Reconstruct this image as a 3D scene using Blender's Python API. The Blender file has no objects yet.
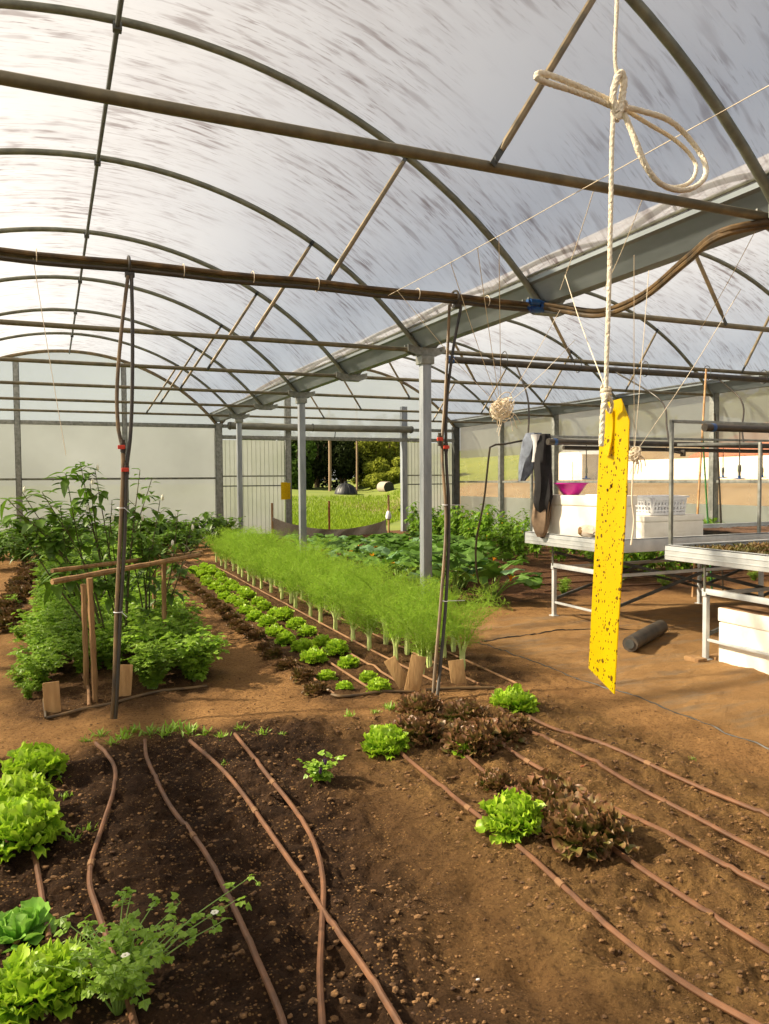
SKY, SUN_E, SUN_EL = 0.13, 13.0, 38
import bpy, bmesh, math, random
import numpy as np
from mathutils import Vector, Matrix
rnd = random.Random(7)
rng = np.random.default_rng(7)
PI = math.pi
SC = bpy.context.scene
COL = SC.collection
# ------------------------------------------------------------------ camera
EYE = np.array([0.0, 0.0, 1.5])
FPX, YAW, PITCH, ROLL = 763.6, 0.4116, -0.0423, -0.0071
cy_, sy_, cp_, sp_ = math.cos(YAW), math.sin(YAW), math.cos(PITCH), math.sin(PITCH)
_f = np.array([sy_*cp_, cy_*cp_, sp_]); _r0 = np.array([cy_, -sy_, 0.0]); _u0 = np.cross(_r0, _f)
_r = math.cos(ROLL)*_r0 + math.sin(ROLL)*_u0; _u = -math.sin(ROLL)*_r0 + math.cos(ROLL)*_u0
cam = bpy.data.objects.new('camera', bpy.data.cameras.new('camera')); COL.objects.link(cam)
cam.matrix_world = Matrix(((_r[0], _u[0], -_f[0], EYE[0]), (_r[1], _u[1], -_f[1], EYE[1]), (_r[2], _u[2], -_f[2], EYE[2]), (0, 0, 0, 1)))
cam.data.sensor_fit = 'HORIZONTAL'; cam.data.sensor_width = 36; cam.data.lens = 36*FPX/769
cam.data.clip_start = 0.05; cam.data.clip_end = 400
SC.camera = cam
SC.view_settings.view_transform = 'Standard'; SC.view_settings.look = 'None'
SC.view_settings.gamma = 1; SC.view_settings.use_curve_mapping = False
SC.view_settings.exposure = 0.0

def at(px, py, X=None, Y=None, z=None):
    """World point seen at a pixel of the photograph, on the plane X=, Y= or z=."""
    d = _f + (px-384.5)/FPX*_r - (py-512)/FPX*_u
    t = X/d[0] if X is not None else (Y/d[1] if Y is not None else (z-1.5)/d[2])
    return EYE + t*d

# ------------------------------------------------------------------ greenhouse layout (metres)
GX, GX1, GXL = 4.04, 11.16, -3.07      # gutters: middle, right, left
RX, RX1 = 0.49, 7.60                   # ridges
TY = [0.82, 3.22, 5.63, 8.04, 10.45, 12.85, 15.26, 17.67, 20.08]
EY = 20.08
TZ = 3.0                               # tie bars
RZ, SZ = 4.65, 2.98                    # ridge, springing
HALF = 3.50
RAD = (HALF**2 + (RZ-SZ)**2)/(2*(RZ-SZ))
def arch_z(dx): return RZ - (RAD - math.sqrt(RAD*RAD - dx*dx))

# ------------------------------------------------------------------ noise + ground height
_T = np.random.default_rng(3).random((256, 256))
def vnoise(x, y):
    x = np.asarray(x, float); y = np.asarray(y, float)
    xi = np.floor(x).astype(int); yi = np.floor(y).astype(int)
    fx = x-xi; fy = y-yi; fx = fx*fx*(3-2*fx); fy = fy*fy*(3-2*fy)
    g = lambda a, b: _T[a & 255, b & 255]
    return (g(xi, yi)*(1-fx)+g(xi+1, yi)*fx)*(1-fy) + (g(xi, yi+1)*(1-fx)+g(xi+1, yi+1)*fx)*fy
def sstep(a, b, x):
    t = np.clip((np.asarray(x, float)-a)/(b-a), 0, 1); return t*t*(3-2*t)
HOLES = [(1.83, 2.3), (2.06, 2.07), (1.86, 3.35), (2.45, 2.1), (2.15, 2.3), (1.62, 1.9), (2.3, 2.75), (2.0, 1.72), (2.7, 2.6), (0.75, 2.9), (0.6, 3.6), (1.05, 3.4), (0.35, 3.3), (0.8, 2.2), (1.3, 1.9), (1.4, 2.4)]
def H(x, y):
    x = np.asarray(x, float); y = np.asarray(y, float)
    dark = (1-sstep(1.0, 1.35, x-0.2*(y-2.5)))*(1-sstep(4.35, 4.7, y))
    right = sstep(1.45, 1.7, x)*(1-sstep(3.0, 3.35, x))*(1-sstep(4.1, 4.5, y))
    rows = sstep(1.5, 1.75, x)*(1-sstep(3.3, 3.6, x))*sstep(4.55, 4.8, y)*(1-sstep(14, 14.5, y))
    leftb = sstep(-.35, 0, x)*(1-sstep(1.0, 1.3, x))*sstep(5.1, 5.4, y)
    rough = 0.010 + 0.022*dark + 0.016*right + 0.012*rows + 0.012*leftb
    n = (vnoise(x*3.1, y*3.1)-.5)*1.0 + (vnoise(x*8+9, y*8)-.5)*.9 + (vnoise(x*19, y*19+4)-.5)*.8 + (vnoise(x*41, y*41+40)-.5)*.45
    n2 = (vnoise(x*.9+5, y*.9)-.5)*.03
    z = rough*n*1.5 + n2 + 0.02*dark + .015*rows + .02*leftb
    for hx, hy in HOLES:
        z = z - .045*np.exp(-(((x-hx)**2+(y-hy)**2)/.0055))
    return z
def hz(x, y): return float(H(x, y))
def gp(px, py, dz=0.0):
    P = at(px, py, z=0.0); return np.array([P[0], P[1], hz(P[0], P[1])+dz])

# ------------------------------------------------------------------ mesh building
class MB:
    def __init__(s): s.v = []; s.f = []; s.t = []; s.n = 0
    def add(s, v, f, t=None):
        v = np.asarray(v, float).reshape(-1, 3)
        s.v.append(v)
        b = s.n
        s.f.extend([tuple(i+b for i in q) for q in f]); s.n += len(v)
        s.t.append(np.zeros(len(v)) if t is None else np.broadcast_to(np.asarray(t, float), (len(v),)))
        return s
    def quads(s, V, t=None):
        """V: k x 4 x 3 loose quads"""
        k = len(V); b = s.n
        s.v.append(V.reshape(-1, 3)); s.n += 4*k
        s.f.extend([(b+4*i, b+4*i+1, b+4*i+2, b+4*i+3) for i in range(k)])
        s.t.append(np.zeros(4*k) if t is None else np.repeat(np.asarray(t, float), 4) if np.ndim(t) else np.full(4*k, float(t)))
        return s
    def tube(s, P, r, n=8, cap=True, t=None):
        P = np.asarray(P, float); m = len(P)
        r = np.broadcast_to(np.asarray(r, float), (m,))
        T = np.gradient(P, axis=0); T /= np.linalg.norm(T, axis=1, keepdims=True)+1e-12
        a = np.array([0, 0, 1.0]) if abs(T[0][2]) < .9 else np.array([1.0, 0, 0])
        N = np.cross(T[0], a); N /= np.linalg.norm(N)
        th = np.arange(n)/n*2*PI; V = []
        for i in range(m):
            N = N - T[i]*np.dot(N, T[i]); N /= np.linalg.norm(N)+1e-12
            B = np.cross(T[i], N)
            V.append(P[i] + r[i]*(np.cos(th)[:, None]*N + np.sin(th)[:, None]*B))
        F = [(i*n+j, i*n+(j+1) % n, (i+1)*n+(j+1) % n, (i+1)*n+j) for i in range(m-1) for j in range(n)]
        if cap: F += [tuple(range(n))[::-1], tuple((m-1)*n+j for j in range(n))]
        tt = None if t is None else np.repeat(np.broadcast_to(np.asarray(t, float), (m,)), n)
        return s.add(np.concatenate(V), F, tt)
    def box(s, lo, hi, bev=0.0, rot=None, org=None):
        lo = np.array(lo, float); hi = np.array(hi, float)
        bm = bmesh.new(); bmesh.ops.create_cube(bm, size=1)
        for v in bm.verts: v.co = Vector([(lo[i]+hi[i])/2 + v.co[i]*(hi[i]-lo[i]) for i in range(3)])
        if bev > 0: bmesh.ops.bevel(bm, geom=bm.edges[:], offset=bev, segments=2, profile=.6, affect='EDGES')
        bm.verts.index_update()
        V = np.array([v.co[:] for v in bm.verts]); F = [tuple(v.index for v in q.verts) for q in bm.faces]; bm.free()
        if rot is not None:
            o = np.array(org if org is not None else (lo+hi)/2); V = (V-o) @ np.array(rot).T + o
        return s.add(V, F)
    def beam(s, a, b, w, h, bev=.002, up=(0, 0, 1)):
        """rectangular bar from a to b, w across, h along up"""
        a = np.array(a, float); b = np.array(b, float); d = b-a; L = np.linalg.norm(d); d /= L
        up = np.array(up, float); x = np.cross(d, up); x /= np.linalg.norm(x); z = np.cross(x, d)
        return s.box((-w/2, 0, -h/2), (w/2, L, h/2), bev, rot=np.stack([x, d, z], 1), org=(0, 0, 0)).shift(a)
    def shift(s, o): s.v[-1] = s.v[-1] + np.array(o); return s
    def lathe(s, prof, n=24, c=(0, 0, 0), t=None):
        m = len(prof); th = np.arange(n)/n*2*PI; V = []
        for r, z in prof: V.append(np.stack([c[0]+r*np.cos(th), c[1]+r*np.sin(th), np.full(n, c[2]+z)], 1))
        F = [(i*n+j, i*n+(j+1) % n, (i+1)*n+(j+1) % n, (i+1)*n+j) for i in range(m-1) for j in range(n)]
        return s.add(np.concatenate(V), F, t)
    def grid(s, V, t=None):
        """V: a x b x 3"""
        a, b = V.shape[:2]
        F = [(i*b+j, i*b+j+1, (i+1)*b+j+1, (i+1)*b+j) for i in range(a-1) for j in range(b-1)]
        return s.add(V.reshape(-1, 3), F, None if t is None else np.asarray(t).reshape(-1))
    def ball(s, c, r, sub=1, jit=0, rs=None):
        bm = bmesh.new(); bmesh.ops.create_icosphere(bm, subdivisions=sub, radius=1); bm.verts.index_update()
        V = np.array([v.co[:] for v in bm.verts]); F = [tuple(v.index for v in q.verts) for q in bm.faces]; bm.free()
        if jit: V = V*(1+(rng.random((len(V), 1))-.5)*jit)
        return s.add(V*np.array(r)+np.array(c), F)
    def arrays(s): return np.concatenate(s.v), s.f, np.concatenate(s.t)

def mesh_of(name, mb, m, smooth=True):
    V, F, t = mb.arrays()
    me = bpy.data.meshes.new(name); me.from_pydata(V.tolist(), [], F); me.update()
    if np.any(t): 
        a = me.attributes.new('t', 'FLOAT', 'POINT'); a.data.foreach_set('value', t.astype(np.float32))
    if m is not None: me.materials.append(m)
    if smooth:
        me.polygons.foreach_set('use_smooth', [True]*len(me.polygons))
        try: me.set_sharp_from_angle(angle=math.radians(42))
        except Exception: pass
    return me
def obj(name, mb, m, parent=None, smooth=True, label=None, loc=None):
    """one mesh object; with a parent, the mesh is in world coordinates of the parent's first place"""
    me = mb if isinstance(mb, bpy.types.Mesh) else mesh_of(name, mb, m, smooth)
    o = bpy.data.objects.new(name, me); COL.objects.link(o)
    if loc is not None: o.location = loc
    if parent is not None:
        o.parent = parent; o.matrix_parent_inverse = Matrix.Translation(-parent.location)
        if parent.parent is not None: o.matrix_parent_inverse = Matrix.Identity(4)
    if label: o['label'] = label
    return o
def tag(o, label, cat, group=None, kind=None):
    o['label'] = label; o['category'] = cat
    if group: o['group'] = group
    if kind: o['kind'] = kind
    return o
def thing(name, label, cat, loc=(0, 0, 0), group=None):
    o = bpy.data.objects.new(name, None); COL.objects.link(o); o.location = loc; o.empty_display_size = .05
    return tag(o, label, cat, group)
def struct(name, mb, m, smooth=True):
    o = obj(name, mb, m, None, smooth); o['kind'] = 'structure'; return o
def dup(root, loc, rz=0.0, s=1.0, label=None, group=None, parts=True):
    r = root.copy(); COL.objects.link(r); r.location = loc; r.rotation_euler = (0, 0, rz); r.scale = (s, s, s) if np.isscalar(s) else s
    if label: r['label'] = label
    if group: r['group'] = group
    for ch in list(root.children) if parts else []:
        c = ch.copy(); COL.objects.link(c); c.parent = r
        for g in ch.children:
            d = g.copy(); COL.objects.link(d); d.parent = c
    return r
ORD = ['zeroth', 'first', 'second', 'third', 'fourth', 'fifth', 'sixth', 'seventh', 'eighth', 'ninth', 'tenth', 'eleventh', 'twelfth', 'thirteenth', 'fourteenth', 'fifteenth', 'sixteenth', 'seventeenth', 'eighteenth', 'nineteenth', 'twentieth', 'twenty-first', 'twenty-second', 'twenty-third', 'twenty-fourth', 'twenty-fifth', 'twenty-sixth', 'twenty-seventh', 'twenty-eighth', 'twenty-ninth', 'thirtieth']

# ------------------------------------------------------------------ materials
def nt(name):
    m = bpy.data.materials.new(name); m.use_nodes = True
    N = m.node_tree.nodes; L = m.node_tree.links; N.clear()
    out = N.new('ShaderNodeOutputMaterial'); return m, N, L, out
def node(N, typ, **k):
    n = N.new(typ)
    for a, b in k.items(): setattr(n, a, b)
    return n
def rgba(c): return (c[0], c[1], c[2], 1)
def srgb(r, g, b):
    f = lambda u: (u/255/12.92) if u/255 <= .04045 else ((u/255+.055)/1.055)**2.4
    return (f(r), f(g), f(b))
def noise_fac(N, L, scale, detail=4, rough=.6, coord='Object', stretch=None, lo=.3, hi=.7):
    tc = N.new('ShaderNodeTexCoord'); src = tc.outputs[coord]
    if stretch is not None:
        mp = N.new('ShaderNodeMapping'); mp.inputs['Scale'].default_value = stretch; L.new(src, mp.inputs['Vector']); src = mp.outputs[0]
    n = N.new('ShaderNodeTexNoise'); n.inputs['Scale'].default_value = scale; n.inputs['Detail'].default_value = detail; n.inputs['Roughness'].default_value = rough
    L.new(src, n.inputs['Vector'])
    mr = N.new('ShaderNodeMapRange'); mr.inputs[1].default_value = lo; mr.inputs[2].default_value = hi; L.new(n.outputs['Fac'], mr.inputs[0])
    return mr.outputs[0]
def mixc(N, L, fac, a, b, blend='MIX'):
    mx = N.new('ShaderNodeMix'); mx.data_type = 'RGBA'; mx.blend_type = blend
    for s, i in ((fac, 0), (a, 6), (b, 7)):
        if isinstance(s, (int, float)): mx.inputs[i].default_value = s
        elif isinstance(s, tuple): mx.inputs[i].default_value = rgba(s)
        else: L.new(s, mx.inputs[i])
    return mx.outputs[2]
def pm(name, c1, c2=None, rough=.6, metal=0.0, scale=8, stretch=None, bump=0.0, bscale=None, spec=.5, lo=.35, hi=.65):
    m, N, L, out = nt(name)
    p = N.new('ShaderNodeBsdfPrincipled'); L.new(p.outputs[0], out.inputs[0])
    p.inputs['Roughness'].default_value = rough; p.inputs['Metallic'].default_value = metal; p.inputs['Specular IOR Level'].default_value = spec
    if c2 is None: p.inputs['Base Color'].default_value = rgba(c1)
    else: L.new(mixc(N, L, noise_fac(N, L, scale, stretch=stretch, lo=lo, hi=hi), c1, c2), p.inputs['Base Color'])
    if bump:
        b = N.new('ShaderNodeBump'); b.inputs['Strength'].default_value = bump; b.inputs['Distance'].default_value = .01
        L.new(noise_fac(N, L, bscale or scale*3, stretch=stretch), b.inputs['Height']); L.new(b.outputs[0], p.inputs['Normal'])
    return m
def leafm(name, c1, c2, tip=None, trans=.35, scale=6, rough=.45, gloss=.12, veins=None):
    """leaf: noise and per-plant variation, optional colour along the leaf (attribute t), part of the light passes through"""
    m, N, L, out = nt(name)
    col = mixc(N, L, noise_fac(N, L, scale, detail=3), c1, c2)
    oi = N.new('ShaderNodeObjectInfo')
    hs = N.new('ShaderNodeHueSaturation'); L.new(col, hs.inputs['Color'])
    mr = N.new('ShaderNodeMapRange'); mr.inputs[3].default_value = .82; mr.inputs[4].default_value = 1.15; L.new(oi.outputs['Random'], mr.inputs[0]); L.new(mr.outputs[0], hs.inputs['Value'])
    col = hs.outputs[0]
    if tip is not None:
        a = N.new('ShaderNodeAttribute'); a.attribute_name = 't'
        col = mixc(N, L, a.outputs['Fac'], col, tip)
    d = N.new('ShaderNodeBsdfDiffuse'); L.new(col, d.inputs[0])
    t = N.new('ShaderNodeBsdfTranslucent'); L.new(mixc(N, L, .35, col, (.9, 1.0, .25), 'MULTIPLY'), t.inputs[0])
    m1 = N.new('ShaderNodeMixShader'); m1.inputs[0].default_value = trans; L.new(d.outputs[0], m1.inputs[1]); L.new(t.outputs[0], m1.inputs[2])
    g = N.new('ShaderNodeBsdfGlossy'); g.inputs['Roughness'].default_value = rough; g.inputs[0].default_value = (1, 1, 1, 1)
    m2 = N.new('ShaderNodeMixShader'); m2.inputs[0].default_value = gloss*.3
    L.new(m1.outputs[0], m2.inputs[1]); L.new(g.outputs[0], m2.inputs[2]); L.new(m2.outputs[0], out.inputs[0])
    return m
def film(name, tr, col, col2=None, scale=1.0, streak=0.0, stretch=(1, 1, 1), trcol=(1, 1, 1), ribs=0.0, coord='Object', dirt=(.32, .25, .22)):
    """thin plastic: a share tr of the light goes straight through, the rest is scattered; dirt streaks cut both"""
    m, N, L, out = nt(name)
    base = col if col2 is None else mixc(N, L, noise_fac(N, L, scale, coord=coord), col, col2)
    tcol = trcol
    if streak:
        big = noise_fac(N, L, .8, detail=4, coord='UV', lo=.36, hi=.66)
        fine = noise_fac(N, L, 1.0, detail=3, rough=.5, coord='UV', stretch=(2.6, 13.0, 1), lo=.53, hi=.66)
        fine2 = noise_fac(N, L, 1.0, detail=3, rough=.6, coord='UV', stretch=(5.0, 34.0, 1), lo=.56, hi=.68)
        soft = noise_fac(N, L, 1.0, detail=5, rough=.6, coord='UV', stretch=(.9, 5.0, 1), lo=.42, hi=.75)
        ad = N.new('ShaderNodeMath'); ad.operation = 'MAXIMUM'; L.new(fine, ad.inputs[0]); L.new(fine2, ad.inputs[1])
        a2 = N.new('ShaderNodeMath'); a2.operation = 'MULTIPLY_ADD'; a2.inputs[1].default_value = .45; L.new(soft, a2.inputs[0]); L.new(ad.outputs[0], a2.inputs[2])
        mu = N.new('ShaderNodeMath'); mu.operation = 'MULTIPLY'; L.new(a2.outputs[0], mu.inputs[0]); L.new(big, mu.inputs[1])
        mu2 = N.new('ShaderNodeMath'); mu2.operation = 'MULTIPLY'; mu2.inputs[1].default_value = streak; mu2.use_clamp = True; L.new(mu.outputs[0], mu2.inputs[0])
        base = mixc(N, L, mu2.outputs[0], base, dirt)
        tcol = mixc(N, L, mu2.outputs[0], trcol, dirt)
    tl = N.new('ShaderNodeBsdfTranslucent'); df = N.new('ShaderNodeBsdfDiffuse'); tp = N.new('ShaderNodeBsdfTransparent')
    for nn, c in ((tl, base), (df, base), (tp, tcol)):
        if isinstance(c, tuple): nn.inputs[0].default_value = rgba(c)
        else: L.new(c, nn.inputs[0])
    m1 = N.new('ShaderNodeMixShader'); m1.inputs[0].default_value = .2; L.new(tl.outputs[0], m1.inputs[1]); L.new(df.outputs[0], m1.inputs[2])
    m2 = N.new('ShaderNodeMixShader'); m2.inputs[0].default_value = tr; L.new(m1.outputs[0], m2.inputs[1]); L.new(tp.outputs[0], m2.inputs[2])
    L.new(m2.outputs[0], out.inputs[0])
    return m

M = {}
M['steel'] = pm('galvanised_steel', srgb(150, 152, 146), srgb(120, 122, 116), rough=.5, metal=.35, scale=14)
M['post'] = pm('galvanised_post', srgb(156, 161, 166), srgb(132, 138, 144), rough=.48, metal=.3, scale=10, stretch=(1, 1, .2))
M['pipe_steel'] = pm('weathered_pipe', srgb(124, 124, 108), srgb(98, 99, 88), rough=.5, metal=.35, scale=9)
M['tie_steel'] = pm('weathered_tie_pipe', srgb(122, 112, 88), srgb(94, 88, 70), rough=.45, metal=.3, scale=9)
M['brace'] = pm('dusty_brace', srgb(140, 122, 92), srgb(100, 92, 74), rough=.5, metal=.25, scale=7)
M['gutter'] = pm('gutter_steel', srgb(134, 142, 146), srgb(104, 112, 116), rough=.55, metal=.2, scale=3, stretch=(1, .3, 1))
M['bench'] = pm('bench_aluminium', srgb(205, 208, 208), srgb(178, 182, 184), rough=.5, metal=.2, scale=5)
M['dark_steel'] = pm('dark_grey_steel', srgb(84, 86, 84), srgb(62, 64, 62), rough=.6, metal=.2, scale=6)  # plain dark grey steel for clamps, straps, braces and ridge pipes
M['pvc'] = pm('grey_pipe', srgb(120, 120, 108), srgb(96, 96, 86), rough=.5, scale=4)
M['black'] = pm('black_polythene', srgb(42, 38, 32), srgb(66, 56, 42), rough=.42, scale=9)
M['hose_dusty'] = pm('dusty_black_hose', srgb(120, 94, 58), srgb(62, 50, 34), rough=.5, scale=6)
M['drip'] = pm('brown_drip_hose', srgb(124, 84, 55), srgb(90, 60, 39), rough=.55, scale=9)
M['drip_dusty'] = pm('earthy_drip_hose', srgb(150, 112, 76), srgb(112, 80, 52), rough=.7, scale=9)
M['red'] = pm('red_valve', srgb(205, 62, 36), rough=.4)
M['blue'] = pm('blue_coupling', srgb(22, 52, 110), srgb(32, 88, 140), rough=.35, scale=20)
M['rope'] = pm('cotton_rope', srgb(250, 240, 220), srgb(236, 220, 192), rough=.9, scale=160, bump=.5, bscale=400)
M['twine'] = pm('pale_twine', srgb(226, 212, 188), rough=.9)
M['wood'] = pm('weathered_stake', srgb(164, 128, 84), srgb(124, 92, 58), rough=.8, scale=7, stretch=(3, 3, .4), bump=.3)
M['board'] = pm('plain_board', srgb(188, 150, 100), srgb(160, 122, 76), rough=.8, scale=6, stretch=(4, 4, .6), bump=.25)
M['bamboo'] = pm('bamboo', srgb(196, 152, 96), srgb(160, 118, 70), rough=.5, scale=5, stretch=(1, 1, 2))
M['greenpole'] = pm('green_pole', srgb(60, 130, 60), srgb(44, 100, 46), rough=.5)
M['foam'] = pm('white_foam', srgb(246, 240, 228), srgb(232, 224, 208), rough=.8, scale=3, bump=.12, bscale=160)
M['dirty_top'] = pm('soiled_lid', srgb(150, 116, 80), srgb(110, 80, 52), rough=.9, scale=9)
M['white'] = pm('white_plastic', srgb(236, 236, 236), srgb(220, 220, 222), rough=.45)
M['magenta'] = pm('magenta_plastic', srgb(196, 22, 150), srgb(176, 18, 132), rough=.35, scale=3)
M['grey_cloth'] = pm('grey_sweater_cloth', srgb(126, 134, 148), srgb(96, 102, 116), rough=.95, scale=12, bump=.3, bscale=90)
M['black_cloth'] = pm('black_jacket_cloth', srgb(34, 32, 34), srgb(22, 21, 23), rough=.9, scale=12, bump=.3, bscale=90)
M['white_cloth'] = pm('white_lining', srgb(216, 214, 214), srgb(190, 190, 192), rough=.95, scale=10)
M['tan_cloth'] = pm('tan_cloth', srgb(140, 118, 96), srgb(112, 94, 76), rough=.95, scale=10)
M['potting'] = pm('potting_soil', srgb(74, 52, 38), srgb(52, 36, 26), rough=.95, scale=60, bump=.6)
M['drysoil'] = pm('dry_tray_soil', srgb(120, 88, 62), srgb(92, 66, 46), rough=.95, scale=40, bump=.6)
M['mulch'] = pm('plastic_sheet_roll', srgb(50, 48, 46), srgb(92, 82, 70), rough=.5, scale=5)
M['netting'] = pm('netting', srgb(170, 158, 142), srgb(140, 128, 112), rough=.9, scale=60)
M['paper'] = pm('paper', srgb(240, 240, 244), rough=.8)
M['seed_leaf'] = leafm('seedling_leaf', srgb(96, 112, 48), srgb(122, 84, 52), trans=.3)
M['lettuce'] = leafm('green_lettuce_leaf', srgb(128, 178, 38), srgb(102, 154, 28), tip=srgb(192, 220, 66), trans=.38, scale=9)
M['butter'] = leafm('broad_lettuce_leaf', srgb(124, 180, 66), srgb(100, 158, 54), tip=srgb(158, 202, 92), trans=.3, scale=9)
M['redlett'] = leafm('red_lettuce_leaf', srgb(104, 130, 44), srgb(98, 98, 44), tip=srgb(150, 100, 78), trans=.25, scale=7)
M['darkred'] = leafm('dark_red_leaf', srgb(110, 112, 46), srgb(104, 86, 44), tip=srgb(112, 76, 56), trans=.2, scale=7)
M['fennel'] = leafm('fennel_frond', srgb(160, 190, 74), srgb(136, 172, 56), trans=.45, gloss=.02)
M['fennel_base'] = pm('fennel_stalk', srgb(214, 222, 156), srgb(180, 204, 112), rough=.45, scale=14)
M['parsley'] = leafm('parsley_leaf', srgb(154, 186, 62), srgb(126, 164, 48), trans=.38, scale=7)
M['parsley_stem'] = pm('green_stem', srgb(140, 172, 80), srgb(112, 146, 60), rough=.5)
M['pepper'] = leafm('pepper_leaf', srgb(110, 144, 50), srgb(80, 114, 36), trans=.36, scale=8)
M['stem'] = pm('woody_stem', srgb(92, 86, 48), srgb(70, 62, 38), rough=.7)
M['flower_white'] = pm('white_petal', srgb(238, 236, 214), rough=.7)
M['flower_orange'] = leafm('squash_petal', srgb(250, 168, 20), srgb(240, 140, 10), trans=.4)
M['flower_yellow'] = leafm('yellow_petal', srgb(240, 210, 40), srgb(230, 190, 30), trans=.4)
M['violet'] = pm('violet_petal', srgb(84, 44, 96), srgb(60, 30, 80), rough=.8)
M['squash'] = leafm('squash_leaf', srgb(106, 142, 58), srgb(78, 116, 42), trans=.3, scale=9, gloss=.08)
M['squash_pale'] = leafm('pale_squash_leaf', srgb(132, 168, 120), srgb(96, 138, 84), trans=.28, scale=14)
M['bean'] = leafm('bean_leaf', srgb(128, 164, 42), srgb(98, 138, 34), trans=.38, scale=8)
M['grass'] = leafm('grass_blade', srgb(144, 164, 48), srgb(114, 142, 38), trans=.3, gloss=.02)
M['bush'] = leafm('hedge_leaf', srgb(78, 102, 40), srgb(54, 78, 30), trans=.28, gloss=.01)
M['bush_yellow'] = leafm('yellow_green_leaf', srgb(150, 154, 58), srgb(116, 126, 46), trans=.32, gloss=.01)
M['bush_dark'] = leafm('dark_tree_leaf', srgb(54, 62, 32), srgb(38, 48, 24), trans=.15, gloss=.01)
M['bark'] = pm('bark', srgb(118, 98, 74), srgb(88, 70, 52), rough=.9, scale=6, stretch=(4, 4, .5))
M['pole_wood'] = pm('grey_pole_wood', srgb(160, 136, 110), srgb(128, 104, 80), rough=.9, scale=5, stretch=(4, 4, .3))
M['rust'] = pm('rusty_stake', srgb(150, 84, 44), srgb(112, 60, 34), rough=.8, scale=20)
M['clod'] = pm('soil_clod', srgb(150, 112, 70), srgb(66, 46, 31), rough=.95, scale=28, bump=.4)
M['film_roof'] = film('roof_film', .66, (.92, .90, .90), (.84, .82, .83), scale=.5, streak=.95, dirt=(.40, .34, .33))
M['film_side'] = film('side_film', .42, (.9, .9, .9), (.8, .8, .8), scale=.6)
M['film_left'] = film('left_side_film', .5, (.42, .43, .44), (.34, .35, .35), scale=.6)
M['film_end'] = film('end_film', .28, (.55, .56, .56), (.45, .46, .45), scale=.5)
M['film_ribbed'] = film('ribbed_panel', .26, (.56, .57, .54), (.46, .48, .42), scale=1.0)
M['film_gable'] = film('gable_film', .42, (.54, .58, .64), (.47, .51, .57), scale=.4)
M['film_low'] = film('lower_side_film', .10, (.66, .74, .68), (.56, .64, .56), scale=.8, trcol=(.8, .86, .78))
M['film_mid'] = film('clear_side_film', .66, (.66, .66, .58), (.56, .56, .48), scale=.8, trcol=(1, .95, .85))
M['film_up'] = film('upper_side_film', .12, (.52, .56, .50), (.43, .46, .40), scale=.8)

# ================================================================== SETTING
# ---- world + sun
w = bpy.data.worlds.new('world'); SC.world = w; w.use_nodes = True
WN, WL = w.node_tree.nodes, w.node_tree.links; WN.clear()
sky = WN.new('ShaderNodeTexSky'); sky.sky_type = 'NISHITA'; sky.sun_disc = False
sky.sun_elevation = math.radians(40); sky.sun_rotation = math.radians(-66); sky.air_density = 1.0; sky.dust_density = .7; sky.ozone_density = 1.0
bg = WN.new('ShaderNodeBackground'); wo = WN.new('ShaderNodeOutputWorld')
hsv = WN.new('ShaderNodeHueSaturation'); hsv.inputs['Saturation'].default_value = .3
WL.new(sky.outputs[0], hsv.inputs['Color']); WL.new(hsv.outputs[0], bg.inputs[0]); bg.inputs[1].default_value = SKY; WL.new(bg.outputs[0], wo.inputs[0])
sun = bpy.data.objects.new('sun', bpy.data.lights.new('sun', 'SUN')); COL.objects.link(sun)
sd = Vector((.91*math.cos(math.radians(SUN_EL)), -.41*math.cos(math.radians(SUN_EL)), -math.sin(math.radians(SUN_EL))))
sun.rotation_euler = sd.to_track_quat('-Z', 'Y').to_euler(); sun.location = (-20, 10, 20)
sun.data.energy = SUN_E; sun.data.angle = math.radians(2.2); sun.data.color = (1.0, .86, .63)

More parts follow.
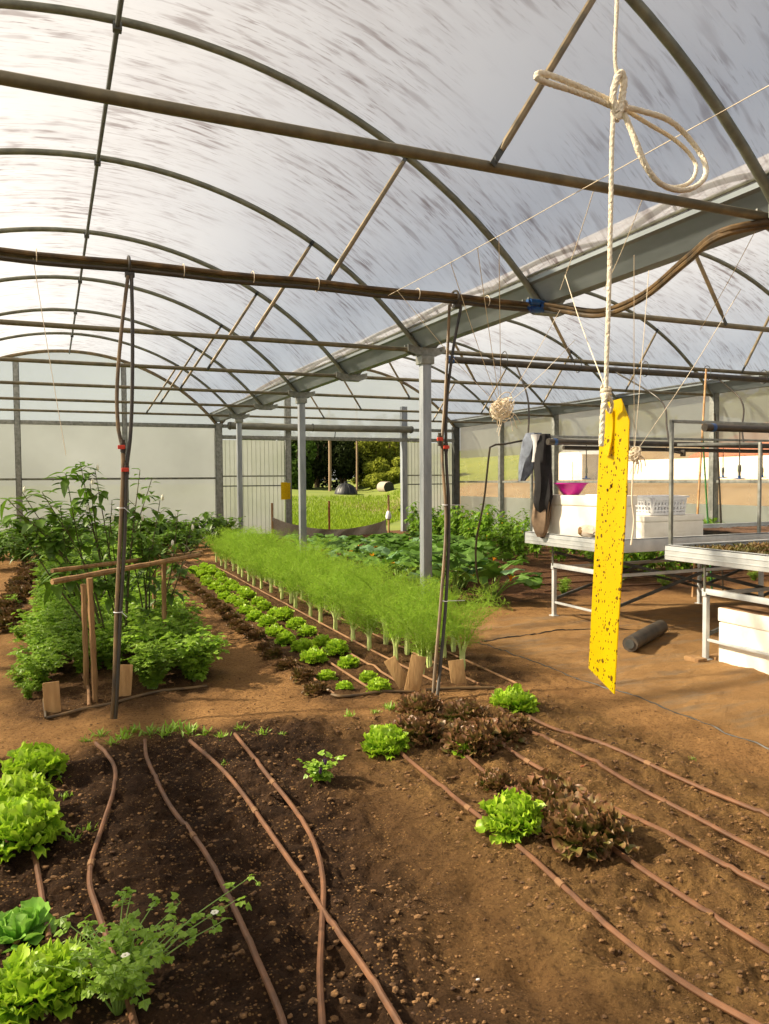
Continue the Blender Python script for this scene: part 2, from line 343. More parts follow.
# ---- soil material
def soil_mat():
    m, N, L, out = nt('greenhouse_soil')
    p = N.new('ShaderNodeBsdfPrincipled'); p.inputs['Roughness'].default_value = .95; p.inputs['Specular IOR Level'].default_value = .15
    tc = N.new('ShaderNodeTexCoord'); sx = N.new('ShaderNodeSeparateXYZ')
    def nz(scale, detail=6, rough=.65, lo=.3, hi=.7): return noise_fac(N, L, scale, detail, rough, lo=lo, hi=hi)
    # edges of the zones wander with noise
    wn = N.new('ShaderNodeTexNoise'); wn.inputs['Scale'].default_value = 2.2; wn.inputs['Detail'].default_value = 5; L.new(tc.outputs['Object'], wn.inputs['Vector'])
    off = N.new('ShaderNodeVectorMath'); off.operation = 'SUBTRACT'; L.new(wn.outputs['Color'], off.inputs[0]); off.inputs[1].default_value = (.5, .5, .5)
    sc = N.new('ShaderNodeVectorMath'); sc.operation = 'SCALE'; sc.inputs['Scale'].default_value = .55; L.new(off.outputs[0], sc.inputs[0])
    ad = N.new('ShaderNodeVectorMath'); L.new(tc.outputs['Object'], ad.inputs[0]); L.new(sc.outputs[0], ad.inputs[1]); L.new(ad.outputs[0], sx.inputs[0])
    X, Y = sx.outputs[0], sx.outputs[1]
    def ss(v, a, b):
        r = N.new('ShaderNodeMapRange'); r.interpolation_type = 'SMOOTHSTEP'; r.inputs[1].default_value = a; r.inputs[2].default_value = b; L.new(v, r.inputs[0]); return r.outputs[0]
    def mul(*a):
        o = a[0]
        for b in a[1:]:
            n = N.new('ShaderNodeMath'); n.operation = 'MULTIPLY'; L.new(o, n.inputs[0])
            if isinstance(b, float): n.inputs[1].default_value = b
            else: L.new(b, n.inputs[1])
            o = n.outputs[0]
        return o
    sk = N.new('ShaderNodeMath'); sk.operation = 'MULTIPLY_ADD'; L.new(Y, sk.inputs[0]); sk.inputs[1].default_value = -.2; L.new(X, sk.inputs[2])
    dark = mul(ss(sk.outputs[0], .95, .45), ss(Y, 4.75, 4.3))
    beds = mul(ss(X, 1.45, 1.8), ss(X, 3.5, 3.2), ss(Y, 4.5, 4.8), ss(Y, 14.6, 14))
    lbed = mul(ss(X, -.5, -.1), ss(X, 1.25, .95), ss(Y, 5.0, 5.4))
    cloth = mul(ss(X, 3.55, 3.8), ss(Y, 7.3, 6.6))
    frontr = mul(ss(X, 1.35, 1.65), ss(X, 3.35, 3.0), ss(Y, 4.5, 4.2))
    squash = mul(ss(X, 4.0, 4.4), ss(Y, 7.4, 8.0))
    c = mixc(N, L, nz(2.2, 7, .7, .25, .75), srgb(196, 150, 96), srgb(150, 110, 68))      # trodden path
    near = mul(ss(Y, 4.2, 2.6), ss(X, 3.4, 2.9))
    c = mixc(N, L, mul(near, .75), c, mixc(N, L, nz(2.6, 7, .7, .3, .7), srgb(128, 96, 58), srgb(72, 52, 35)))  # foreground darker: browner soil plus some shade put into the colour
    br = mixc(N, L, nz(7, 8, .75, .3, .7), srgb(160, 124, 76), srgb(98, 72, 46))
    c = mixc(N, L, frontr, c, br)
    bd = mixc(N, L, nz(12, 8, .75), srgb(128, 96, 62), srgb(72, 51, 35))
    c = mixc(N, L, beds, c, bd); c = mixc(N, L, lbed, c, bd); c = mixc(N, L, squash, c, mixc(N, L, nz(9, 6), srgb(124, 88, 58), srgb(80, 54, 36)))
    cl = mixc(N, L, nz(2.2, 7, .7), srgb(202, 158, 104), srgb(158, 120, 78))
    cl = mixc(N, L, noise_fac(N, L, 1.0, 6, .7, stretch=(1.2, 6, 1), lo=.5, hi=.75), cl, srgb(150, 136, 116))
    c = mixc(N, L, cloth, c, cl)
    dk = mixc(N, L, nz(8, 8, .75, .3, .7), srgb(90, 66, 46), srgb(40, 28, 21))
    c = mixc(N, L, dark, c, dk)
    # grain: dark pores and pale crumbs, weaker on the trodden sheet
    g1 = N.new('ShaderNodeMapRange'); g1.inputs[1].default_value = 0; g1.inputs[2].default_value = 1; g1.inputs[3].default_value = .5; g1.inputs[4].default_value = 1.0; L.new(nz(55, 4, .7, .36, .5), g1.inputs[0])
    gc = N.new('ShaderNodeCombineColor'); [L.new(g1.outputs[0], gc.inputs[i]) for i in range(3)]
    inv = N.new('ShaderNodeMath'); inv.operation = 'MULTIPLY_ADD'; L.new(cloth, inv.inputs[0]); inv.inputs[1].default_value = -.7; inv.inputs[2].default_value = .95
    c = mixc(N, L, inv.outputs[0], c, gc.outputs[0], 'MULTIPLY')
    vo = N.new('ShaderNodeTexVoronoi'); vo.inputs['Scale'].default_value = 95; L.new(tc.outputs['Object'], vo.inputs['Vector'])
    vs = N.new('ShaderNodeSeparateColor'); L.new(vo.outputs['Color'], vs.inputs[0])
    cr = mul(ss(vs.outputs[0], .70, .82), ss(vo.outputs['Distance'], .50, .35), inv.outputs[0], ss(nz(6, 4), .2, .8), .75)
    c = mixc(N, L, cr, c, mixc(N, L, vs.outputs[1], srgb(204, 160, 100), srgb(140, 98, 62)))
    L.new(c, p.inputs['Base Color'])
    b = N.new('ShaderNodeBump'); b.inputs['Strength'].default_value = 1.0; b.inputs['Distance'].default_value = .03
    L.new(nz(34, 9, .75, .2, .8), b.inputs['Height'])
    b2 = N.new('ShaderNodeBump'); b2.inputs['Strength'].default_value = .9; b2.inputs['Distance'].default_value = .012
    L.new(nz(130, 5, .7, .2, .8), b2.inputs['Height']); L.new(b.outputs[0], b2.inputs['Normal']); L.new(b2.outputs[0], p.inputs['Normal'])
    L.new(p.outputs[0], out.inputs[0]); return m
M['soil'] = soil_mat()
xs = np.concatenate([np.linspace(-4.0, -1.0, 14)[:-1], np.arange(-1.0, 3.7, .021), np.linspace(3.7, 6.0, 40), np.linspace(6.0, 11.6, 36)[1:]])
ys = np.concatenate([np.linspace(-8, .9, 24)[:-1], np.arange(.9, 6.0, .023), np.linspace(6.0, 9, 60)[1:], np.linspace(9, 20.6, 90)[1:]])
Xg, Yg = np.meshgrid(xs, ys)
fl = MB(); fl.grid(np.stack([Xg, Yg, H(Xg, Yg)], 2)); struct('floor', fl, M['soil'])

# ---- plastic skins
def skin(name, cx):
    th0 = math.asin(HALF/RAD); th0 = math.asin(3.32/RAD); a = np.linspace(-th0, th0, 49); yy = np.linspace(-8, EY, 30)
    V = np.zeros((len(yy), len(a), 3)); R2 = RAD+.035
    for i, y in enumerate(yy):
        V[i, :, 0] = cx + R2*np.sin(a); V[i, :, 1] = y; V[i, :, 2] = RZ-RAD + R2*np.cos(a)
    mb = MB(); mb.grid(V)
    me = mesh_of(name, mb, M['film_roof'])
    uv = me.uv_layers.new(name='UVMap')
    n = len(me.loops); li = np.empty(n, np.int32); me.loops.foreach_get('vertex_index', li)
    U = np.stack([np.broadcast_to(a*RAD + cx, (len(yy), len(a))), np.broadcast_to(yy[:, None], (len(yy), len(a)))], -1).reshape(-1, 2)
    uv.data.foreach_set('uv', U[li].astype(np.float32).reshape(-1))
    o = bpy.data.objects.new(name, me); COL.objects.link(o); o['kind'] = 'structure'
skin('ceiling', RX); skin('ceiling.001', RX1)

def gable_pts(cx, zlo, n=24):
    x = np.linspace(-HALF, HALF, n); return [(cx-3.55, zlo)] + [(cx+q, arch_z(q)+.03) for q in x] + [(cx+3.55, zlo)]
def plate_y(mb, pts, y, th=.004):
    k = len(pts); V = [(a, y, b) for a, b in pts]+[(a, y+th, b) for a, b in pts]
    mb.add(V, [tuple(range(k))[::-1], tuple(range(k, 2*k))]+[(i, (i+1) % k, k+(i+1) % k, k+i) for i in range(k)])
def rect_y(mb, x0, x1, z0, z1, y, th=.004): plate_y(mb, [(x0, z0), (x1, z0), (x1, z1), (x0, z1)], y, th)
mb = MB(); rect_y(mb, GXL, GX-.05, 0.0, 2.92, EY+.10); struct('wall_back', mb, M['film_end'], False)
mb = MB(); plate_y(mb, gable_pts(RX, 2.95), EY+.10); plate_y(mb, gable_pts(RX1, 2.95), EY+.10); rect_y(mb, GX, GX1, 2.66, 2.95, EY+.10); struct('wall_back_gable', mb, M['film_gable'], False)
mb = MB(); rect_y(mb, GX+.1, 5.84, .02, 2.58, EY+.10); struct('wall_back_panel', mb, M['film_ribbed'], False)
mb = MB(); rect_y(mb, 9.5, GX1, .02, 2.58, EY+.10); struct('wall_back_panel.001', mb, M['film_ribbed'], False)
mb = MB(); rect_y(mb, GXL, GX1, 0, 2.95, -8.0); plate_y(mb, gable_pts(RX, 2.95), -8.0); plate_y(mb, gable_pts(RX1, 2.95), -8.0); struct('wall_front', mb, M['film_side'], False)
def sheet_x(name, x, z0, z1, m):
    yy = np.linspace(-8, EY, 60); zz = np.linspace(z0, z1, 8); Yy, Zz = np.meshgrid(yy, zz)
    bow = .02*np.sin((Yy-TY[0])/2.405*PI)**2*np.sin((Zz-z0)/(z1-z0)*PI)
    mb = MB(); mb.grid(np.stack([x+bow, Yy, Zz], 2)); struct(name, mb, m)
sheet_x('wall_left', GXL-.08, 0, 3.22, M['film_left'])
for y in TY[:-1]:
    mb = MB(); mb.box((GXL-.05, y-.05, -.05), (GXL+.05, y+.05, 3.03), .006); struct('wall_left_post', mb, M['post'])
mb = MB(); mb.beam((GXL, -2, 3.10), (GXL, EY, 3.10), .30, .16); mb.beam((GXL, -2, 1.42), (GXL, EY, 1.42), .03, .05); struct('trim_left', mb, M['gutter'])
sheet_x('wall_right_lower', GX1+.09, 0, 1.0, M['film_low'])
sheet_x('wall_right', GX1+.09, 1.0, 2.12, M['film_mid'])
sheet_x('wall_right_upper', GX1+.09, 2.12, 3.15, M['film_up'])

# ================================================================== STEEL FRAME
def truss(y, cx, label, group, cut_lo=None):
    t = thing('roof_truss', label, 'roof truss', (cx, y, TZ), group)
    a = np.linspace(-HALF, HALF, 41)
    mb = MB(); mb.tube([(cx+q, y, arch_z(q)) for q in a], .029, 10); obj('hoop', mb, M['pipe_steel'], t)
    mb = MB(); mb.tube([(cx-3.52, y, TZ), (cx, y, TZ), (cx+3.52, y, TZ)], .026, 10); obj('tie_bar', mb, M['tie_steel'], t)
    for s in (-1, 1):
        A = np.array([cx+s*1.49, y-.035, TZ+.02]); B = np.array([cx+s*2.17, y-.035, arch_z(2.17)-.02])
        mb = MB(); d = (B-A)/np.linalg.norm(B-A)
        mb.tube([A+d*.06, A+d*.11, B-d*.11, B-d*.06], [.012, .0195, .0195, .012], 8); br = obj('brace', mb, M['brace'], t)
        for P, q in ((A, 1), (B, -1)):
            mb = MB(); mb.beam(P-d*.03, P+q*d*.1 if q > 0 else P+d*.03, .034, .010, .003, up=(0, 1, 0))
            if q < 0: mb.beam(P-d*.1, P+d*.02, .034, .010, .003, up=(0, 1, 0))
            mb.lathe([(0, -.012), (.011, -.012), (.011, .012), (0, .012)], 6, tuple(P)); obj('end_clamp', mb, M['dark_steel'], br)
    return t
for i, y in enumerate(TY[:-1]):
    n = len(TY)-1-i
    if i == 0: l = 'arched steel roof truss in the left bay, directly above the knotted rope'
    elif i == 1: l = 'foremost bare steel roof truss crossing the picture behind the rope bow'
    elif i == 2: l = 'steel roof truss with dark water hoses strapped along its tie bar'
    else: l = f'steel roof truss of the left bay, {ORD[n]} from the translucent end wall'
    truss(y, RX, l, 'roof trusses of the left bay')
    if i >= 2: truss(y, RX1, f'steel roof truss of the right bay, {ORD[n]} from the doorway wall', 'roof trusses of the right bay')
for cx, l in ((RX, 'pale timber-coloured end arch against the gable of the left bay'), (RX1, 'end arch against the gable of the right bay above the doorway')):
    mb = MB(); mb.tube([(cx+q, EY-.03, arch_z(q)) for q in np.linspace(-HALF, HALF, 41)], .042, 8); tag(obj('end_arch', mb, M['brace']), l, 'roof arch', 'end arches of the gables')
def purlin(cx, label):
    mb = MB(); mb.tube([(cx, -2, RZ-.045), (cx, 8, RZ-.045), (cx, EY, RZ-.045)], .018, 8)
    o = obj('ridge_purlin', mb, M['dark_steel']); tag(o, label, 'purlin')
    for y in TY[:-1]:
        c = MB(); c.box((cx-.03, y-.03, RZ-.075), (cx+.03, y+.03, RZ-.02), .006); obj('purlin_clamp', c, M['dark_steel'], o)
purlin(RX, 'long dark ridge pipe running along the top of the left bay'); purlin(RX1, 'long dark ridge pipe running along the top of the right bay')

def gutter(gx, label, zb=3.03, yend=EY, saddles=True):
    prof = [(-.203, .20), (-.215, .20), (-.215, .16), (-.175, .15), (-.055, 0), (.055, 0), (.175, .15), (.215, .16), (.215, .20), (.203, .20), (.203, .172), (.168, .162), (.048, .012), (-.048, .012), (-.168, .162), (-.203, .172)]
    yy = [-2.0, 3.0, 8.0, 13.0, yend]; k = len(prof)
    V = [(gx+a, y, zb+b) for y in yy for a, b in prof]; F = [(j*k+i, j*k+(i+1) % k, (j+1)*k+(i+1) % k, (j+1)*k+i) for j in range(len(yy)-1) for i in range(k)]
    F += [tuple(range(k))[::-1], tuple((len(yy)-1)*k+i for i in range(k))]
    mb = MB(); mb.add(V, F)
    o = obj('gutter', mb, M['gutter'], smooth=False); tag(o, label, 'gutter')
    for s in (-1, 1):
        mb = MB(); mb.tube([(gx+s*.218, -2, zb+.214), (gx+s*.218, yend, zb+.214)], .014, 8); obj('film_clip_rail', mb, M['pipe_steel'], o)
    for y in (TY[1:-1] if saddles else []):
        mb = MB()
        P = [(-.24, .03), (-.24, -.05), (-.13, -.09), (.13, -.09), (.24, -.05), (.24, .03), (.12, .0), (-.12, .0)]
        plate_pts = [(gx+a, zb+b) for a, b in P]
        plate_y(mb, plate_pts, y-.05, .012); plate_y(mb, plate_pts, y+.038, .012); mb.box((gx-.13, y-.05, zb-.094), (gx+.13, y+.05, zb-.086))
        for a in (-.19, -.08, .08, .19): mb.lathe([(0, -.008), (.012, -.008), (.012, 0), (0, .002)], 6, (gx+a, y-.058, zb-.02))
        obj('saddle_bracket', mb, M['steel'], o)
    return o
gutter(GX, 'large grey steel rain gutter between the two bays, sloping away overhead')
gutter(GX1, 'grey steel rain gutter along the top of the right side wall', saddles=False)

def support_post(x, y, label, s=.055, top=2.94):
    t = thing('support_post', label, 'post', (x, y, hz(x, y)), 'steel posts under the middle gutter')
    mb = MB(); mb.box((x-s, y-s, -.05), (x+s, y+s, top), .008); obj('shaft', mb, M['post'], t)
    mb = MB(); mb.box((x-s*1.5, y-s*1.5, top-.10), (x+s*1.5, y+s*1.5, top-.004), .006)
    for a in (-1, 1): mb.lathe([(0, -.006), (.011, -.006), (.011, 0), (0, 0)], 6, (x+a*s*.9, y-s*1.5-.002, top-.05))
    obj('cap_plate', mb, M['steel'], t)
for y, l in ((8.04, 'square galvanised post under the gutter, nearest and tallest, at the end of the fennel'), (12.85, 'square galvanised post rising behind the fennel, middle one under the gutter'), (17.67, 'square galvanised post under the gutter nearest the end wall, beside the thick corner post')):
    support_post(GX, y, l)

def wallpost(x, y, z1, s, label, m='steel', group='posts of the end wall', z0=-.05):
    mb = MB()
    # C-section: web and two flanges
    mb.box((x-s, y-s, z0), (x+s, y-s+.012, z1), .002); mb.box((x-s, y-s, z0), (x-s+.012, y+s, z1), .002); mb.box((x+s-.012, y-s, z0), (x+s, y+s, z1), .002)
    o = obj('wall_post', mb, M[m]); tag(o, label, 'post', group); return o
wallpost(-.69, EY, arch_z(-.69-RX)-.06, .065, 'grey steel post standing against the translucent end wall at the far left')
wallpost(1.72, EY, arch_z(1.72-RX)-.06, .06, 'grey steel end wall post partly hidden behind the hanging hose pair')
wallpost(GX, EY, 3.0, .09, 'thick grey corner post of the end wall between the two bays')
wallpost(5.92, EY, arch_z(5.92-RX1)-.06, .075, 'grey left doorpost of the open doorway, with yellow cards hung on it')
wallpost(9.39, EY, 3.6, .08, 'pale right doorpost of the open doorway in the end wall', 'post')
wallpost(11.10, EY, 3.05, .09, 'dark green corner post where the end wall meets the right side wall', 'dark_steel')
for y, n in zip(TY[3:-1], ('nearest the camera with a bamboo cane beside it', 'second from the camera, hidden behind the yellow trap', 'third from the camera, behind the white foam box', 'fourth from the camera, left of the hung clothes', 'nearest the end wall corner')):
    wallpost(GX1, y, 3.05, .06, f'grey post of the right side wall, {n}', 'steel', 'posts of the right side wall')
def rail(a, b, w_, h_, label, m='steel', name='wall_rail'):
    mb = MB(); mb.beam(a, b, w_, h_, .004); return tag(obj(name, mb, M[m]), label, 'rail')
rail((GXL, EY-.02, 1.57), (GX-.09, EY-.02, 1.57), .03, .05, 'brown grey horizontal rail halfway up the left end wall', 'pipe_steel')
rail((GXL, EY-.02, 2.92), (GX-.09, EY-.02, 2.92), .07, .10, 'grey beam across the left end wall under the arch')
rail((GX+.09, EY-.06, 2.64), (11.01, EY-.06, 2.64), .06, .10, 'grey lintel rail across the top of the open doorway')
rail((GX+.09, EY-.02, 2.93), (11.01, EY-.02, 2.93), .06, .09, 'grey beam across the right end wall behind the rolled screen')
rail((GX+.1, EY-.02, 1.62), (5.84, EY-.02, 1.62), .03, .035, 'upper rail of the ribbed panel left of the doorway', 'pipe_steel')
rail((GX+.1, EY-.02, 1.36), (5.84, EY-.02, 1.36), .03, .03, 'lower rail of the ribbed panel left of the doorway', 'dark_steel')
rail((9.48, EY-.02, 1.62), (11.0, EY-.02, 1.62), .03, .035, 'upper rail of the ribbed panel right of the doorway', 'pipe_steel')
rail((9.48, EY-.02, 1.36), (11.0, EY-.02, 1.36), .03, .03, 'lower rail of the ribbed panel right of the doorway', 'dark_steel')
rail((GX1, -2, 1.42), (GX1, EY-.1, 1.42), .03, .05, 'grey rail running along the right side wall at chest height')
rail((5.84, EY+.12, .03), (GX+.1, EY+.12, .03), .12, .06, 'low sill under the ribbed panel left of the doorway', 'pipe_steel')
rail((9.5, EY+.12, .03), (GX1, EY+.12, .03), .12, .06, 'low sill under the ribbed panel right of the doorway', 'wood')
# ribs of the two end wall panels
for x0, x1, lab in ((4.18, 5.82, 'left'), (9.52, 11.0, 'right')):
    mb = MB(); n = 14
    for i in range(n): x = x0+(x1-x0)*(i+.5)/n; mb.box((x-.004, EY+.075, .06), (x+.004, EY+.096, 2.58))
    tag(obj('panel_ribs', mb, M['film_ribbed'], smooth=False), f'thin upright ribs of the translucent panel {lab} of the doorway', 'panel ribs')
# rolled screen tube above the doorway
t = thing('screen_roll', 'thick grey rolled-up screen tube hanging above the open doorway', 'screen roll', (7, EY-.25, 2.88))
mb = MB(); mb.tube([(4.25, EY-.25, 2.93), (7, EY-.25, 2.915), (9.55, EY-.25, 2.93)], .095, 14); obj('tube', mb, M['pvc'], t)
for x in (4.3, 6.55, 9.5):
    mb = MB(); mb.tube([(x, EY-.25+.10*math.cos(a), 2.925+.10*math.sin(a)) for a in np.linspace(0, 2*PI, 16)], .012, 6); mb.tube([(x, EY-.16, 2.93), (x, EY-.06, 2.93)], .014, 6); obj('hanger_strap', mb, M['dark_steel'], t)
mb = MB(); mb.tube([(7.2, EY-.25, 2.83), (7.2, EY-.2, 2.66)], .012, 6); obj('drop_rod', mb, M['dark_steel'], t)

# ================================================================== WATER PIPES AND HANGING THINGS
def smooth_path(P, n=40):
    P = np.asarray(P, float); k = len(P)
    if k < 3: return P
    t = np.zeros(k); t[1:] = np.cumsum(np.linalg.norm(np.diff(P, axis=0), axis=1)); t /= t[-1]
    Tn = np.zeros_like(P)
    for i in range(k):
        a, b = max(i-1, 0), min(i+1, k-1); Tn[i] = (P[b]-P[a])/(t[b]-t[a])
    out = []
    for u in np.linspace(0, 1, n):
        i = min(np.searchsorted(t, u, side='right')-1, k-2); h = t[i+1]-t[i]; q = (u-t[i])/h
        out.append((2*q**3-3*q*q+1)*P[i]+(q**3-2*q*q+q)*h*Tn[i]+(-2*q**3+3*q*q)*P[i+1]+(q**3-q*q)*h*Tn[i+1])
    return np.array(out)
Y0 = 5.63
# supply hoses strapped on the tie bar of the third truss
def strapped(dy, dz, x0, x1, label, m):
    xx = np.linspace(x0, x1, 24); P = [(x, Y0+dy, TZ+dz-.012*math.sin((x-x0)*2.6)**2) for x in xx]
    mb = MB(); mb.tube(P, .017, 8); o = obj('supply_hose', mb, M[m]); return tag(o, label, 'hose')
h1 = strapped(-.046, .012, -3.0, 3.80, 'upper of two dusty hoses strapped along the tie bar in front of the lettuces', 'hose_dusty')
h2 = strapped(-.036, -.040, -3.0, 3.83, 'lower darker hose strapped under the tie bar in front of the lettuces', 'black')
for x in (-1.2, -.05, .9, 1.4, 1.9, 2.75, 3.4):
    mb = MB(); mb.tube([(x, Y0-.02+.055*math.cos(a), TZ-.008+.05*math.sin(a)) for a in np.linspace(0, 2*PI, 16)], .003, 5); obj('tie_wrap', mb, M['twine'], h1)
for i, (o, x, z) in enumerate(((h1, 3.86, TZ+.02), (h2, 3.87, TZ-.04))):
    mb = MB()
    mb.tube([(x-.07, Y0-.045, z), (x-.045, Y0-.045, z), (x-.044, Y0-.045, z), (x+.05, Y0-.045, z), (x+.051, Y0-.045, z), (x+.08, Y0-.045, z)], [.022, .022, .03, .03, .024, .024], 12)
    obj('blue_coupling', mb, M['blue'], o)
def bent(label, dz, dy, m):
    P = [np.array([3.94, Y0-.045, TZ+dz*.6]), at(562, 309, Y=5.45)+[0, 0, dz], at(600, 313, Y=5.1)+[0, dy, dz], at(642, 297, Y=4.55)+[0, dy, dz], at(690, 258, Y=3.8)+[0, dy, dz], at(728, 231, Y=3.32)+[0, dy, dz*.6], np.array([4.05, 3.16+dy, TZ-.02+dz*.4]), np.array([5.2, 3.17+dy, TZ+dz*.5])]
    mb = MB(); mb.tube(smooth_path(P, 50), .019, 8); o = obj('supply_hose', mb, M[m]); tag(o, label, 'hose')
    c = MB(); a = P[0]; c.tube([a+[-.02, 0, 0], a+[.03, 0, 0], a+[.031, 0, 0], a+[.06, 0, 0]], [.029, .029, .023, .023], 12); obj('blue_coupling', c, M['blue'], o)
    return o
bent('upper sagging hose curving from the blue couplings up to the right', .02, 0, 'hose_dusty'); bent('lower sagging hose curving from the blue couplings up to the right', -.02, .02, 'hose_dusty')

def drop(label, lp, rp, top, ybase, valves, clip, zref):
    t = thing('hanging_hose_pair', label, 'hose', (rp[-1][0], rp[-1][1], hz(*rp[-1][:2])))
    for P in (lp, rp):
        mb = MB(); mb.tube(smooth_path(P, 44), .0125, 8); obj('hose', mb, M['hose_dusty' if P is lp else 'black'], t)
    for v in valves:
        mb = MB(); v = np.array(v); mb.tube([v+[0, 0, -.05], v+[0, 0, -.03], v+[0, 0, -.029], v+[0, 0, .029], v+[0, 0, .03], v+[0, 0, .05]], [.014, .014, .018, .018, .014, .014], 10)
        q = obj('valve', mb, M['black'], t); mb = MB(); mb.box(v+[-.035, -.035, -.012], v+[.012, -.017, .014], .004); mb.tube([v+[-.01, -.012, 0], v+[-.01, -.036, 0]], .014, 8); obj('valve_handle', mb, M['red'], q, label='red valve handle')
    mb = MB(); c = np.array(clip)
    mb.tube([c+[0, .075*math.cos(a), .065*math.sin(a)] for a in np.linspace(0, 2*PI, 18)], .010, 6); mb.box(c+[-.03, -.06, -.085], c+[.035, -.02, -.05], .006); obj('pipe_clip', mb, M['black'], t)
    return t
def py_pts(pts, y0p, Yt, y1p, Yb): return [at(a, b, Y=Yt+(Yb-Yt)*(b-y0p)/(y1p-y0p)) for a, b in pts]
L = py_pts([(128, 276), (121.5, 330), (117, 390), (118.5, 430), (123, 452), (121, 520), (117, 600), (114, 690)], 272, 5.57, 726, 4.92); L.append(gp(112, 724, .02))
R_ = py_pts([(131.5, 276), (132.5, 330), (132, 400), (130, 440), (126.5, 470), (124.5, 540), (120, 620), (117, 690)], 272, 5.57, 726, 4.92); R_.append(gp(115.5, 724, .02))
d1 = drop('pair of dark hoses with red valves hanging in front of the staked trellis', L, R_, 0, 0, [L[4]+[0, 0, .03], R_[4]+[0, 0, .0]], (.53, Y0-.01, TZ-.01), 0)
L = py_pts([(449.5, 305), (448, 340), (445, 400), (442, 450), (446, 520), (441, 600), (435, 670)], 302, 5.57, 702, 4.53); L.append(gp(433, 702, .02))
R_ = py_pts([(461, 307), (453, 350), (447, 400), (446, 450), (449, 520), (446, 600), (440, 670)], 302, 5.57, 702, 4.53); R_.append(gp(437, 704, .02))
d2 = drop('pair of dusty hoses with red valves hanging at the near end of the fennel', L, R_, 0, 0, [R_[3]+[0, 0, .02], L[3]+[-.02, 0, .08]], (3.1, Y0-.01, TZ-.01), 0)
for py_, ln in ((505, .17), (601, .15)):
    A = at(445, py_, Y=5.57-(py_-302)/400*1.04); mb = MB(); mb.tube([A+[.02*math.cos(a), .02*math.sin(a), 0] for a in np.linspace(0, 2*PI, 12)], .003, 5); mb.tube([A+[.02, 0, 0], A+[ln, -.02, -.004]], .0025, 5); obj('cable_tie', mb, M['white'], d2, label='white cable tie')
for py_ in (508, 612):
    A = at(121 if py_ < 600 else 118, py_, Y=5.57-(py_-272)/454*.65); mb = MB(); mb.tube([A+[.026*math.cos(a), .026*math.sin(a), 0] for a in np.linspace(0, 2*PI, 12)], .003, 5); mb.tube([A+[.02, -.02, 0], A+[.05, -.03, -.03]], .0025, 5); obj('cable_tie', mb, M['white'], d1, label='white cable tie')

# big water pipe under the tie of the fourth truss, right bay
t = thing('water_main', 'long dark water pipe slung under a tie bar across the right bay', 'pipe', (7, 7.97, 2.93))
mb = MB(); mb.tube([(4.36, 7.98, 2.905), (6, 7.98, 2.90), (8, 7.98, 2.905), (10.9, 7.98, 2.90)], .04, 12); obj('tube', mb, M['black'], t)
mb = MB(); mb.tube([(4.30, 7.98, 2.905), (4.38, 7.98, 2.905)], .047, 12); obj('end_plug', mb, M['blue'], t)
for x in (5.1, 6.2, 7.3, 8.4, 9.5): mb = MB(); mb.tube([(x, 8.0+.07*math.cos(a), 2.95+.10*math.sin(a)) for a in np.linspace(0, 2*PI, 18)], .006, 5); obj('hanger_loop', mb, M['dark_steel'], t)
def feed(P, label, r=.011, m='black'):
    mb = MB(); mb.tube(smooth_path(P, 30), r, 8); return tag(obj('feed_hose', mb, M[m]), label, 'hose')
feed([(5.24, 7.95, 2.88), at(528, 400, Y=7.5), at(528, 440, Y=7.2), at(527, 447, Y=7.08)], 'thin dark feed hose dropping from the water pipe to the hung clothes')
feed([(6.75, 7.95, 2.88), at(660, 400, Y=7.3), at(667, 428, Y=6.7), at(669, 444, Y=6.42)], 'slanting feed hose dropping from the water pipe behind the yellow trap')
feed([(8.55, 7.95, 2.88), at(741, 400, Y=7.6), at(742, 430, Y=6.9), at(744, 445, Y=6.5)], 'feed hose dropping from the water pipe above the seedling trays')
feed([at(525, 440, Y=7.05), at(505, 444, Y=7.1), at(491, 446, Y=7.15), at(489, 455, Y=7.18), at(484, 500, Y=7.3), at(476, 545, Y=7.5), at(478, 580, Y=7.6), np.append(at(487, 606, z=0)[:2], .03)], 'black feed hose bent down to the ground left of the bench beside the squash')

def bench_pipe(label, y, z, x0, x1, twin, sprinklers):
    t = thing('spray_pipe', label, 'pipe', ((x0+x1)/2, y, z))
    mb = MB(); mb.tube([(x0, y, z), ((x0+x1)/2, y, z-.01), (x1, y, z)], .030, 10); obj('tube', mb, M['black'], t)
    if twin: mb = MB(); mb.tube([(x0+.2, y+.05, z-.055), ((x0+x1)/2, y+.05, z-.07), (x1, y+.05, z-.055)], .022, 8); obj('feed_line', mb, M['black'], t)
    mb = MB(); mb.tube([(x0-.03, y, z), (x0+.04, y, z)], [.033, .033], 12); obj('end_plug', mb, M['black'], t)
    mb = MB(); mb.tube([(x0+.04, y, z), (x0+.075, y, z)], [.035, .035], 12); obj('blue_ring', mb, M['blue'], t)
    for x, zs in sprinklers:
        mb = MB(); mb.tube([(x, y, z-.02), (x, y, zs+.10)], .0045, 6); s = obj('sprinkler', mb, M['black'], t)
        mb = MB(); mb.lathe([(0, .11), (.013, .11), (.015, .06), (.010, .05), (.010, .02), (0, .02)], 10, (x, y, zs)); obj('weight', mb, M['pvc'], s)
        mb = MB(); mb.lathe([(0, .022), (.012, .022), (.012, .004), (.045, 0), (.045, -.006), (0, -.006)], 12, (x, y, zs)); obj('nozzle', mb, M['blue'], s)
    return t
bp = bench_pipe('twin dark spray pipes running over the far bench from the hung clothes', 6.4, 1.87, 4.62, 10.2, True, [(5.07, 1.50), (6.98, 1.50), (7.6, 1.5), (8.6, 1.5)])
